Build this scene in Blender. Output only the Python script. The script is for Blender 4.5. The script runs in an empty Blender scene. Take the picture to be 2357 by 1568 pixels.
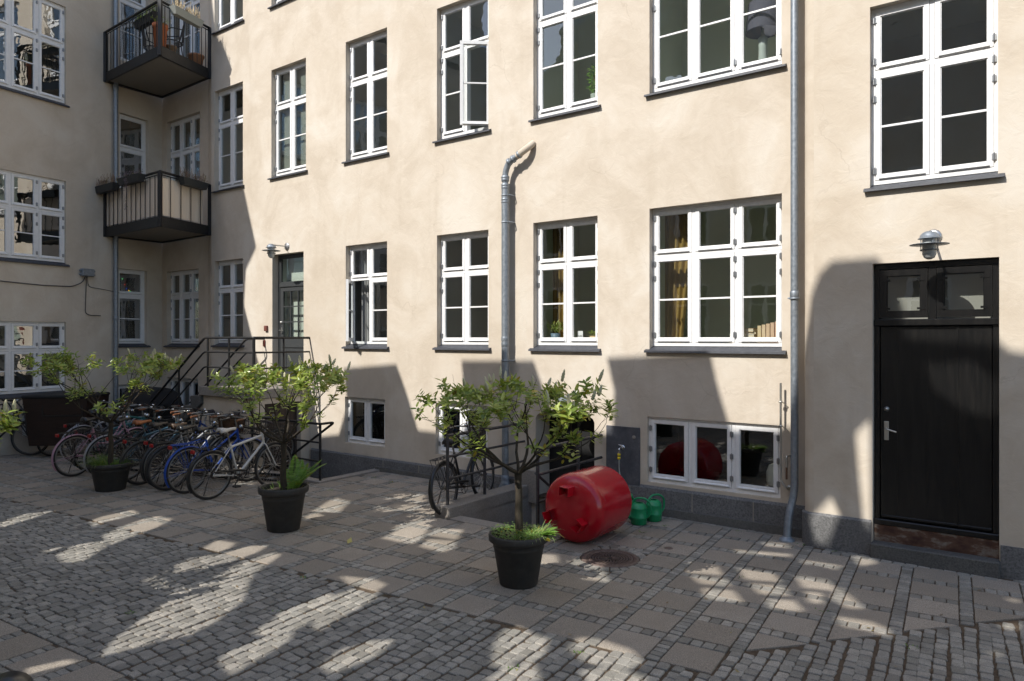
import bpy, math, random
import numpy as np
from mathutils import Vector, Matrix
from mathutils.geometry import tessellate_polygon

SC = bpy.context.scene
COL = SC.collection
R = math.radians
rnd = random.Random(7)

# ------------------------------------------------------------------ camera, sky, sun, exposure
F = 1640.0            # focal length in units of a 2357 wide frame
HC = 2.3              # camera height
cam_data = bpy.data.cameras.new("camera")
cam = bpy.data.objects.new("camera", cam_data)
COL.objects.link(cam)
cam_data.sensor_width = 36.0
cam_data.lens = F / 2357 * 36.0
cam_data.shift_y = -5.0 / 2357
cam_data.clip_start = 0.05
cam_data.clip_end = 400
cam.location = (0, 0, HC)
cam.rotation_euler = (R(90), 0, 0)
SC.camera = cam

SUN_A, SUN_C = 0.25, 0.95
LDIR = Vector((SUN_A * .8059 + .5921, -SUN_A * .5921 + .8059, -SUN_C))
LH = Vector((LDIR.x, LDIR.y)); LHN = LH.normalized()
TAN_EL = SUN_C / LH.length
world = bpy.data.worlds.new("World")
SC.world = world
world.use_nodes = True
nt = world.node_tree
sky = nt.nodes.new("ShaderNodeTexSky")
sky.sky_type = 'NISHITA'
sky.sun_disc = False
sky.sun_elevation = math.atan(TAN_EL)
sky.sun_rotation = math.atan2(-LHN.x, -LHN.y)
nt.links.new(sky.outputs[0], nt.nodes["Background"].inputs[0])
nt.nodes["Background"].inputs[1].default_value = 0.15
sl = bpy.data.lights.new("sun", 'SUN')
sl.energy = 3.5
sl.angle = R(0.3)
sl.color = (1.0, 0.965, 0.91)
sun = bpy.data.objects.new("sun", sl)
COL.objects.link(sun)
sun.location = (-20, -20, 25)
sun.rotation_euler = LDIR.to_track_quat('-Z', 'Y').to_euler()
SC.view_settings.view_transform = 'Standard'
SC.view_settings.look = 'None'
SC.view_settings.gamma = 1.0
SC.view_settings.exposure = 0.68
SC.cycles.max_bounces = 10
SC.cycles.diffuse_bounces = 6
SC.cycles.glossy_bounces = 5
SC.cycles.transparent_max_bounces = 12
SC.cycles.caustics_reflective = False
SC.cycles.caustics_refractive = False
SC.cycles.sample_clamp_indirect = 6
SC.cycles.use_denoising = True

# ------------------------------------------------------------------ helpers
WM = {}               # world matrices of the roots
def link(o, parent=None):
    COL.objects.link(o)
    if parent is not None:
        o.parent = parent
def tag(o, label=None, cat=None, group=None, kind=None):
    if label: o['label'] = label
    if cat: o['category'] = cat
    if group: o['group'] = group
    if kind: o['kind'] = kind
    return o
def root(name, loc, rz=0, label=None, cat=None, group=None):
    o = bpy.data.objects.new(name, None)
    o.empty_display_size = .2
    link(o)
    o.location = loc
    o.rotation_euler = (0, 0, rz)
    WM[o] = Matrix.Translation(Vector(loc)) @ Matrix.Rotation(rz, 4, 'Z')
    return tag(o, label, cat, group)
def copy_tree(o, parent=None):
    c = o.copy()
    link(c, parent)
    for ch in list(o.children):
        copy_tree(ch, c)
    return c

class MB:
    def __init__(s): s.v = []; s.f = []; s.sm = []
    def add(s, vs, fs, smooth=False):
        n = len(s.v); s.v += [tuple(v) for v in vs]
        s.f += [tuple(i + n for i in f) for f in fs]; s.sm += [smooth] * len(fs)
        return s
    def box(s, x0, y0, z0, x1, y1, z1, M=None):
        vs = [(x0,y0,z0),(x1,y0,z0),(x1,y1,z0),(x0,y1,z0),(x0,y0,z1),(x1,y0,z1),(x1,y1,z1),(x0,y1,z1)]
        if M: vs = [M @ Vector(v) for v in vs]
        return s.add(vs, [(0,3,2,1),(4,5,6,7),(0,1,5,4),(1,2,6,5),(2,3,7,6),(3,0,4,7)])
    def bbox(s, x0, y0, z0, x1, y1, z1, b=.006, M=None):
        # bevelled box (chamfered edges)
        xs, ys, zs = (x0, x1), (y0, y1), (z0, z1)
        vs = []; idx = {}
        for i in (0,1):
            for j in (0,1):
                for k in (0,1):
                    for a in range(3):
                        p = [xs[i], ys[j], zs[k]]
                        sg = [1-2*i, 1-2*j, 1-2*k]
                        for q in range(3):
                            if q != a: p[q] += sg[q]*b
                        idx[(i,j,k,a)] = len(vs); vs.append(Vector(p))
        fs = []
        for a in range(3):
            o = [q for q in range(3) if q != a]
            for e in (0,1):
                q = []
                for (m, n) in ((0,0),(1,0),(1,1),(0,1)):
                    key = [0,0,0]; key[a] = e; key[o[0]] = m; key[o[1]] = n
                    q.append(idx[(key[0],key[1],key[2],a)])
                fs.append(q)
        for a in range(3):
            o = [q for q in range(3) if q != a]
            for (m, n) in ((0,0),(1,0),(1,1),(0,1)):
                k0 = [0,0,0]; k0[o[0]] = m; k0[o[1]] = n
                k1 = list(k0); k1[a] = 1
                fs.append([idx[(*k0, o[0])], idx[(*k0, o[1])], idx[(*k1, o[1])], idx[(*k1, o[0])]])
        for i in (0,1):
            for j in (0,1):
                for k in (0,1):
                    fs.append([idx[(i,j,k,0)], idx[(i,j,k,1)], idx[(i,j,k,2)]])
        # orient outwards
        c = Vector(((x0+x1)/2, (y0+y1)/2, (z0+z1)/2)); out = []
        for f in fs:
            a_, b_, c_ = vs[f[0]], vs[f[1]], vs[f[2]]
            n = (b_-a_).cross(c_-a_)
            m = sum((vs[i] for i in f), Vector())/len(f)
            out.append(f if n.dot(m-c) > 0 else f[::-1])
        if M: vs = [M @ v for v in vs]
        return s.add(vs, out)
    def tube(s, pts, r, n=8, cap=True, closed=False):
        pts = [Vector(p) for p in pts]; m = len(pts)
        rs = r if isinstance(r, (list, tuple)) else [r]*m
        vs = []; up = None
        for i, p in enumerate(pts):
            if closed: t = pts[(i+1) % m] - pts[i-1]
            elif i == 0: t = pts[1]-pts[0]
            elif i == m-1: t = pts[-1]-pts[-2]
            else: t = (pts[i+1]-p).normalized() + (p-pts[i-1]).normalized()
            if t.length < 1e-9: t = Vector((0,0,1))
            t.normalize()
            if up is None:
                a = Vector((0,0,1)) if abs(t.z) < .9 else Vector((1,0,0))
                up = (a - t*a.dot(t)).normalized()
            else:
                up = up - t*up.dot(t)
                if up.length < 1e-6: up = t.orthogonal()
                up.normalize()
            sd = t.cross(up)
            k = 1.0
            if not closed and 0 < i < m-1:
                c = (pts[i+1]-p).normalized().dot((p-pts[i-1]).normalized())
                k = 1/max(.6, math.sqrt(max(0,(1+c)/2)))
            for j in range(n):
                a = 2*math.pi*j/n
                vs.append(p + (up*math.cos(a) + sd*math.sin(a))*rs[i]*(k if n > 3 else 1))
        fs = []
        for i in range(m if closed else m-1):
            for j in range(n):
                a = i*n+j; b = i*n+(j+1) % n; i2 = (i+1) % m
                fs.append((a, b, i2*n+(j+1) % n, i2*n+j))
        s.add(vs, fs, n > 5)
        if cap and not closed:
            s.add([vs[j] for j in range(n)], [tuple(range(n))[::-1]])
            s.add([vs[(m-1)*n+j] for j in range(n)], [tuple(range(n))])
        return s
    def lathe(s, prof, n=24, M=None, smooth=True, cap=True):
        vs = []; m = len(prof)
        for (r, z) in prof:
            for j in range(n):
                a = 2*math.pi*j/n
                vs.append(Vector((r*math.cos(a), r*math.sin(a), z)))
        fs = [(i*n+j, i*n+(j+1) % n, (i+1)*n+(j+1) % n, (i+1)*n+j) for i in range(m-1) for j in range(n)]
        caps = []
        if cap:
            if prof[0][0] > 1e-5: caps.append((0, tuple(range(n))[::-1]))
            if prof[-1][0] > 1e-5: caps.append((m-1, tuple(range(n))))
        if M: vs = [M @ v for v in vs]
        s.add(vs, fs, smooth)
        for i, f in caps: s.add([vs[i*n+j] for j in range(n)], [f])
        return s
    def prism(s, poly, z0, z1, M=None, holes=()):
        # poly in xy extruded z0..z1 with optional holes
        loops = [list(poly)] + [list(h) for h in holes]
        flat = [p for l in loops for p in l]
        tris = tessellate_polygon([[Vector((p[0], p[1], 0)) for p in l] for l in loops])
        n = len(flat)
        vs = [Vector((p[0], p[1], z0)) for p in flat] + [Vector((p[0], p[1], z1)) for p in flat]
        fs = []
        for t in tris:
            a, b, c = [Vector(flat[i]) for i in t]
            ccw = (b.x-a.x)*(c.y-a.y)-(b.y-a.y)*(c.x-a.x) > 0
            t = tuple(t) if ccw else tuple(t)[::-1]
            fs.append(tuple(i+n for i in t)); fs.append(t[::-1])
        k = 0
        for li, l in enumerate(loops):
            ar = sum(l[i][0]*l[(i+1) % len(l)][1]-l[(i+1) % len(l)][0]*l[i][1] for i in range(len(l)))
            fl = (ar > 0) == (li == 0)
            for i in range(len(l)):
                a = k+i; b = k+(i+1) % len(l)
                fs.append((a, b, b+n, a+n) if fl else (b, a, a+n, b+n))
            k += len(l)
        if M: vs = [M @ v for v in vs]
        return s.add(vs, fs)
    def extr(s, prof, x0, x1, M=None):
        # profile in (y,z) extruded along x
        P = Matrix(((0,0,1,0),(1,0,0,0),(0,1,0,0),(0,0,0,1)))
        return s.prism(prof, x0, x1, M=(M @ P) if M else P)
    def build(s, name, mat, parent=None, loc=None, world=False):
        me = bpy.data.meshes.new(name)
        vs = s.v
        if world and parent is not None:
            Mi = WM[parent].inverted(); vs = [tuple(Mi @ Vector(v)) for v in vs]
        me.from_pydata(vs, [], s.f)
        me.polygons.foreach_set("use_smooth", s.sm)
        me.update()
        if isinstance(mat, (list, tuple)):
            for q in mat: me.materials.append(q)
        else: me.materials.append(mat)
        o = bpy.data.objects.new(name, me)
        link(o, parent)
        if loc is not None: o.location = loc
        return o
def inst(name, me, parent=None, loc=(0,0,0), rot=(0,0,0)):
    o = bpy.data.objects.new(name, me); link(o, parent)
    o.location = loc; o.rotation_euler = rot
    return o
def arc(p, q, r, n=6): ...
def fillet(pts, r, n=5):
    pts = [Vector(p) for p in pts]; out = [pts[0]]
    for i in range(1, len(pts)-1):
        a = (pts[i-1]-pts[i]); b = (pts[i+1]-pts[i])
        d = min(r, a.length*.45, b.length*.45)
        A = pts[i]+a.normalized()*d; B = pts[i]+b.normalized()*d
        for k in range(n+1):
            t = k/n
            out.append(A*(1-t)**2 + pts[i]*2*t*(1-t) + B*t*t)
    return out+[pts[-1]]

# ------------------------------------------------------------------ materials
def mat(name, col=(.5,.5,.5), rough=.6, metal=0, spec=.5, build=None):
    m = bpy.data.materials.new(name); m.use_nodes = True
    b = m.node_tree.nodes["Principled BSDF"]
    b.inputs["Base Color"].default_value = (*col, 1)
    b.inputs["Roughness"].default_value = rough
    b.inputs["Metallic"].default_value = metal
    b.inputs["Specular IOR Level"].default_value = spec
    if build: build(m.node_tree, b)
    return m
def nd(t, ty, **k):
    n = t.nodes.new(ty)
    for a, v in k.items():
        if a.startswith("i_"):
            n.inputs[a[2:].replace("_", " ")].default_value = v
        else: setattr(n, a, v)
    return n
def coords(t, scale=(1,1,1), space="Object"):
    tc = nd(t, "ShaderNodeTexCoord"); mp = nd(t, "ShaderNodeMapping")
    mp.inputs["Scale"].default_value = scale
    t.links.new(tc.outputs[space], mp.inputs[0]); return mp.outputs[0]
def noise(t, co, scale, detail=4, rough=.5, dist=0):
    n = nd(t, "ShaderNodeTexNoise"); n.inputs["Scale"].default_value = scale
    n.inputs["Detail"].default_value = detail; n.inputs["Roughness"].default_value = rough
    n.inputs["Distortion"].default_value = dist
    t.links.new(co, n.inputs["Vector"]); return n.outputs["Fac"]
def ramp(t, fac, stops):
    r = nd(t, "ShaderNodeValToRGB"); e = r.color_ramp.elements
    while len(e) < len(stops): e.new(.5)
    for i, (p, c) in enumerate(stops):
        e[i].position = p; e[i].color = (*c, 1) if len(c) == 3 else c
    t.links.new(fac, r.inputs[0]); return r.outputs[0]
def mixc(t, fac, a, b, mode='MIX'):
    m = nd(t, "ShaderNodeMix", data_type='RGBA', blend_type=mode)
    for s_, v in ((0, fac), (6, a), (7, b)):
        if hasattr(v, "links"): t.links.new(v, m.inputs[s_])
        else: m.inputs[s_].default_value = v if s_ == 0 else (*v, 1)
    return m.outputs[2]
def bump(t, b, h, strength, dist=.01, prev=None):
    n = nd(t, "ShaderNodeBump"); n.inputs["Strength"].default_value = strength
    n.inputs["Distance"].default_value = dist
    t.links.new(h, n.inputs["Height"])
    if prev is not None: t.links.new(prev, n.inputs["Normal"])
    t.links.new(n.outputs[0], b.inputs["Normal"]); return n.outputs[0]

def plaster(c0, c1, c2, seed=0):
    def f(t, b):
        co = coords(t)
        mp = co.node; mp.inputs["Location"].default_value = (seed, seed*1.7, 0)
        a = noise(t, co, 1.1, 6, .62, .6)
        c = ramp(t, a, [(.36, c0), (.5, c1), (.66, c2)])
        w = noise(t, co, .35, 3, .5)
        c = mixc(t, ramp(t, w, [(.45, (0,0,0)), (.72, (.4,.4,.4))]), c, (c0[0]*.9, c0[1]*.87, c0[2]*.82))
        s2 = noise(t, co, 7, 5, .7)
        c = mixc(t, ramp(t, s2, [(.55, (0,0,0)), (.8, (.35,.35,.35))]), c, c2)
        co3 = coords(t, (2.6, 2.6, .28))
        st = noise(t, co3, 1.4, 4, .6)
        c = mixc(t, ramp(t, st, [(.56, (0,0,0)), (.78, (.3,.3,.3))]), c, (c0[0]*.8, c0[1]*.77, c0[2]*.72))
        # hairline cracks and worn speckles
        wv = nd(t, "ShaderNodeVectorMath", operation='ADD'); nz = nd(t, "ShaderNodeTexNoise"); nz.inputs["Scale"].default_value = 2.2; nz.inputs["Detail"].default_value = 5
        t.links.new(co, nz.inputs["Vector"]); sc_ = nd(t, "ShaderNodeVectorMath", operation='SCALE'); sc_.inputs["Scale"].default_value = .55
        t.links.new(nz.outputs["Color"], sc_.inputs[0]); t.links.new(co, wv.inputs[0]); t.links.new(sc_.outputs[0], wv.inputs[1])
        vo = nd(t, "ShaderNodeTexVoronoi", feature='DISTANCE_TO_EDGE'); vo.inputs["Scale"].default_value = .55; t.links.new(wv.outputs[0], vo.inputs["Vector"])
        ck = ramp(t, vo.outputs["Distance"], [(0, (.28,.28,.28)), (.003, (0,0,0))])
        gate = ramp(t, noise(t, co, .8, 2), [(.5, (0,0,0)), (.6, (1,1,1))])
        c = mixc(t, mixc(t, 1.0, ck, gate, 'MULTIPLY'), c, (c0[0]*.55, c0[1]*.5, c0[2]*.45))
        sp_ = noise(t, co, 34, 3, .8)
        c = mixc(t, ramp(t, sp_, [(.70, (0,0,0)), (.80, (.35,.35,.35))]), c, (c0[0]*.7, c0[1]*.66, c0[2]*.6))
        t.links.new(c, b.inputs["Base Color"])
        g = noise(t, co, 160, 2, .6)
        n1 = bump(t, b, g, .25, .004)
        m = noise(t, co, 5.5, 5, .6, .8)
        bump(t, b, m, .34, .02, n1)
    return mat("lime_plaster_%d" % int(seed), c1, .95, spec=.15, build=f)
M_PLAST = plaster((.53,.457,.366), (.59,.518,.425), (.635,.577,.492), 3)
M_PLAST_L = plaster((.54,.455,.355), (.595,.51,.408), (.64,.57,.47), 11)
M_PLAST_R = plaster((.535,.457,.36), (.59,.515,.415), (.63,.568,.48), 23)
M_REAR = plaster((.56,.49,.41), (.62,.56,.48), (.66,.61,.54), 31)

def granite(name, base, var, sc=60, rough=.8, warm=(.0,.0,.0)):
    def f(t, b):
        co = coords(t)
        a = noise(t, co, sc, 3, .7)
        c = ramp(t, a, [(.3, tuple(x*(1-var) for x in base)), (.5, base), (.72, tuple(min(1, x*(1+var)) for x in base))])
        g = noise(t, co, 2.3, 4, .6)
        c = mixc(t, ramp(t, g, [(.4, (0,0,0)), (.75, (.55,.55,.55))]), c, tuple(x*.55+w for x, w in zip(base, warm)))
        t.links.new(c, b.inputs["Base Color"])
        bump(t, b, a, .5, .004)
    return mat(name, base, rough, spec=.3, build=f)
M_PLINTH = granite("dark_granite_plinth", (.16,.158,.155), .5, 55)
M_CONC = granite("cast_concrete", (.30,.27,.235), .22, 45, .9, (.02,.01,0))
M_CONCD = granite("dark_concrete", (.13,.125,.115), .25, 45, .9)
M_STEP = granite("granite_step", (.11,.107,.10), .4, 70)

def f_sett(t, b):
    geo = nd(t, "ShaderNodeNewGeometry"); co = coords(t)
    isl = geo.outputs["Random Per Island"]
    c = ramp(t, isl, [(0, (.20,.188,.16)), (.35, (.258,.243,.21)), (.7, (.31,.292,.255)), (1, (.37,.34,.29))])
    n = noise(t, co, 140, 3, .75)
    c = mixc(t, .55, c, ramp(t, n, [(.32, (.07,.07,.07)), (.5, (.5,.5,.5)), (.7, (.95,.95,.95))]), 'OVERLAY')
    l = noise(t, co, 9, 4, .6)
    c = mixc(t, ramp(t, l, [(.45, (0,0,0)), (.8, (.6,.6,.6))]), c, (.13,.115,.1))
    g = noise(t, co, .5, 4, .6)
    c = mixc(t, ramp(t, g, [(.45, (0,0,0)), (.7, (.5,.5,.5))]), c, (.15,.135,.12))
    t.links.new(c, b.inputs["Base Color"])
    n1 = bump(t, b, n, .35, .003)
    bump(t, b, noise(t, co, 26, 4, .6), .35, .008, n1)
    b.inputs["Roughness"].default_value = .72
M_SETT = mat("granite_setts", (.22,.22,.21), .75, spec=.35, build=f_sett)
def f_slab(t, b):
    geo = nd(t, "ShaderNodeNewGeometry"); co = coords(t)
    isl = geo.outputs["Random Per Island"]
    c = ramp(t, isl, [(0, (.255,.22,.177)), (.5, (.30,.26,.212)), (1, (.345,.30,.247))])
    n = noise(t, co, 120, 3, .8)
    c = mixc(t, .75, c, ramp(t, n, [(.3, (.08,.08,.08)), (.5, (.5,.5,.5)), (.72, (.95,.95,.95))]), 'OVERLAY')
    v = nd(t, "ShaderNodeTexVoronoi"); v.inputs["Scale"].default_value = 60; t.links.new(co, v.inputs["Vector"])
    c = mixc(t, ramp(t, v.outputs["Distance"], [(.0, (.9,.9,.9)), (.26, (0,0,0))]), c, (.46,.41,.35))
    l = noise(t, co, 3, 5, .65)
    c = mixc(t, ramp(t, l, [(.42, (0,0,0)), (.8, (.6,.6,.6))]), c, (.23,.193,.155))
    t.links.new(c, b.inputs["Base Color"])
    n1 = bump(t, b, n, .4, .003)
    bump(t, b, l, .2, .01, n1)
M_SLAB = mat("aggregate_slab", (.24,.2,.165), .85, spec=.25, build=f_slab)
def f_dirt(t, b):
    co = coords(t)
    n = noise(t, co, 30, 5, .7)
    c = ramp(t, n, [(.3, (.075,.055,.038)), (.6, (.13,.097,.068)), (.8, (.19,.15,.11))])
    g = noise(t, co, 1.3, 4, .6)
    c = mixc(t, ramp(t, g, [(.62, (0,0,0)), (.78, (.5,.5,.5))]), c, (.07,.075,.03))
    t.links.new(c, b.inputs["Base Color"]); bump(t, b, n, .6, .01)
M_DIRT = mat("joint_sand", (.1,.075,.055), .98, spec=.1, build=f_dirt)

def f_white(t, b):
    co = coords(t); n = noise(t, co, 14, 4, .6)
    t.links.new(ramp(t, n, [(.3, (.74,.735,.72)), (.7, (.82,.815,.8))]), b.inputs["Base Color"])
M_WHITE = mat("white_window_paint", (.8,.8,.785), .42, spec=.4, build=f_white)
M_GASK = mat("window_gasket", (.05,.05,.05), .7)
M_HINGE = mat("hinge_steel", (.32,.33,.34), .4, .8)
def f_sill(t, b):
    co = coords(t); n = noise(t, co, 18, 5, .7)
    t.links.new(ramp(t, n, [(.3, (.035,.037,.044)), (.7, (.07,.073,.085))]), b.inputs["Base Color"])
    bump(t, b, n, .3, .004)
M_SILL = mat("slate_sill", (.05,.052,.06), .55, spec=.4, build=f_sill)
def glass(name, wav=.012, tint=(.93,.96,.95), boost=1.0):
    m = bpy.data.materials.new(name); m.use_nodes = True; t = m.node_tree; t.nodes.clear()
    out = nd(t, "ShaderNodeOutputMaterial"); mx = nd(t, "ShaderNodeMixShader")
    tr = nd(t, "ShaderNodeBsdfTransparent"); gl = nd(t, "ShaderNodeBsdfGlossy")
    tr.inputs[0].default_value = (*tint, 1); gl.inputs["Roughness"].default_value = .0
    gl.inputs["Color"].default_value = (.95,.97,.97,1)
    fr = nd(t, "ShaderNodeFresnel"); ge = nd(t, "ShaderNodeNewGeometry"); mr = nd(t, "ShaderNodeMapRange"); mr.inputs["To Min"].default_value = 1.5; mr.inputs["To Max"].default_value = 1/1.5
    t.links.new(ge.outputs["Backfacing"], mr.inputs["Value"]); t.links.new(mr.outputs[0], fr.inputs["IOR"])
    ma = nd(t, "ShaderNodeMath", operation='MULTIPLY'); ma.inputs[1].default_value = 3.0*boost; ma.use_clamp = True
    co = coords(t); n = noise(t, co, 2.6, 2, .5, .4)
    bp = nd(t, "ShaderNodeBump"); bp.inputs["Strength"].default_value = 1; bp.inputs["Distance"].default_value = wav
    t.links.new(n, bp.inputs["Height"]); t.links.new(bp.outputs[0], gl.inputs["Normal"])
    t.links.new(fr.outputs[0], ma.inputs[0]); t.links.new(ma.outputs[0], mx.inputs[0])
    t.links.new(tr.outputs[0], mx.inputs[1]); t.links.new(gl.outputs[0], mx.inputs[2])
    t.links.new(mx.outputs[0], out.inputs[0]); return m
M_GLASS = glass("window_glass", .0012, (.92,.95,.93))
M_GLASS_OLD = glass("old_wavy_glass", .003, (.85,.88,.86), 2.8)
def f_galv(t, b):
    co = coords(t); n = noise(t, co, 22, 4, .6); v = noise(t, coords(t, (8,8,1.2)), 3, 4, .6)
    c = ramp(t, n, [(.3, (.20,.225,.25)), (.7, (.31,.34,.37))])
    c = mixc(t, ramp(t, v, [(.5, (0,0,0)), (.75, (.5,.5,.5))]), c, (.22,.23,.24))
    t.links.new(c, b.inputs["Base Color"])
    t.links.new(ramp(t, n, [(.3, (.4,.4,.4)), (.7, (.6,.6,.6))]), b.inputs["Roughness"])
M_GALV = mat("galvanised_zinc", (.42,.45,.48), .5, .55, build=f_galv)
M_CAST = mat("cast_iron_grey", (.2,.2,.2), .6, .3, build=f_galv)
def f_blackpaint(t, b):
    co = coords(t); n = noise(t, co, 20, 5, .7)
    t.links.new(ramp(t, n, [(.3, (.010,.010,.010)), (.62, (.018,.017,.017)), (.85, (.06,.05,.045))]), b.inputs["Base Color"])
M_IRON = mat("black_painted_iron", (.03,.03,.03), .5, .2, build=f_blackpaint)
M_RAIL = mat("worn_railing_paint", (.05,.048,.046), .5, .3, build=lambda t, b: (
    t.links.new(ramp(t, noise(t, coords(t), 25, 5, .7), [(.3, (.035,.035,.037)), (.6, (.075,.07,.07)), (.75, (.17,.12,.1))]), b.inputs["Base Color"])))
M_BLACK = mat("black_gloss_door_paint", (.006,.006,.006), .28, build=lambda t, b: (
    t.links.new(ramp(t, noise(t, coords(t, (6,6,.6)), 4, 4, .6), [(.4, (.005,.005,.005)), (.7, (.012,.011,.01))]), b.inputs["Base Color"]),
    bump(t, b, noise(t, coords(t, (8,8,.8)), 8, 5, .7), .06, .004)))
M_DARKDOOR = mat("charcoal_door_paint", (.05,.053,.054), .4)
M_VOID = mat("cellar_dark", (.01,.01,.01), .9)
def flat(name, c, rough=.6, metal=0, spec=.5): return mat(name, c, rough, metal, spec)
M_STEEL = flat("brushed_steel", (.55,.54,.5), .35, .9)
M_CHROME = flat("bright_chrome", (.7,.7,.7), .18, 1)
M_ALU = flat("aluminium", (.5,.5,.5), .35, .9)

# ------------------------------------------------------------------ frames: main wall and left wall
MAIN_O, MAIN_U = (0.0, 10.73), (.8059, -.5921)
LEFT_O, LEFT_U = (-8.44, 16.93), (.4648, .8854)
PHI_M = math.atan2(MAIN_U[1], MAIN_U[0]); PHI_L = math.atan2(LEFT_U[1], LEFT_U[0])
PROUD = .29
def mw(u, d, z):      # point of the main wall frame: u along, d outwards
    return Vector((MAIN_O[0]+u*MAIN_U[0]+d*MAIN_U[1], MAIN_O[1]+u*MAIN_U[1]-d*MAIN_U[0], z))
def lw(u, d, z):
    return Vector((LEFT_O[0]+u*LEFT_U[0]+d*LEFT_U[1], LEFT_O[1]+u*LEFT_U[1]-d*LEFT_U[0], z))
def gp(x, y, z=0):    # survey point on a horizontal plane seen at (x, y)
    Z = (HC-z)*F/(y-779.0)
    return Vector(((x-1178.5)/F*Z, Z, z))
def wp(x, y, d=0):    # survey point on the main wall plane
    k = (x-1178.5)/F
    ox, oy = MAIN_O[0]+d*MAIN_U[1], MAIN_O[1]-d*MAIN_U[0]
    u = (k*oy-ox)/(MAIN_U[0]-k*MAIN_U[1]); Z = oy+u*MAIN_U[1]
    return Vector((k*Z, Z, HC+(779-y)/F*Z))

main_b = root("apartment_building", (*MAIN_O, 0), PHI_M, "long beige plastered courtyard building with three rows of white windows, sunlit", "building")
left_b = root("apartment_building", (*LEFT_O, 0), PHI_L, "shaded beige plastered wing on the left with broad white windows", "building")
right_b = root("apartment_building", tuple(mw(4.25, 0, 0)), PHI_M, "beige plastered wing at the right holding the tall black door", "building")

def wall(parent, outer, openings, r, material, name="wall", back=.12):
    # outer polygon and rectangular openings in (x,z); y=0 is the outer face, reveals run inwards
    loops = [outer]+[o if isinstance(o, list) else [(o[0],o[2]),(o[1],o[2]),(o[1],o[3]),(o[0],o[3])] for o in openings]
    flatp = [p for l in loops for p in l]
    tris = tessellate_polygon([[Vector((p[0], p[1], 0)) for p in l] for l in loops])
    b = MB(); vs = [(p[0], 0, p[1]) for p in flatp]; fs = []
    for t in tris:
        a, q, c = [flatp[i] for i in t]
        ccw = (q[0]-a[0])*(c[1]-a[1])-(q[1]-a[1])*(c[0]-a[0]) > 0
        fs.append(tuple(t) if ccw else tuple(t)[::-1])
    b.add(vs, fs)
    for l, rr in zip(loops[1:], r if isinstance(r, list) else [r]*len(openings)):
        # slightly rounded arris: a small chamfer, then the reveal
        cx = sum(p[0] for p in l)/len(l); cz = sum(p[1] for p in l)/len(l)
        n = len(l); ring0 = [(p[0], 0, p[1]) for p in l]
        ring1 = [(p[0], rr, p[1]) for p in l]
        ar = sum(l[i][0]*l[(i+1) % n][1]-l[(i+1) % n][0]*l[i][1] for i in range(n))
        f2 = [((i+1) % n, i, i+n, (i+1) % n+n) if ar < 0 else (i, (i+1) % n, (i+1) % n+n, i+n) for i in range(n)]
        b.add(ring0+ring1, f2)
    return b.build(name, material, parent)

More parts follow.
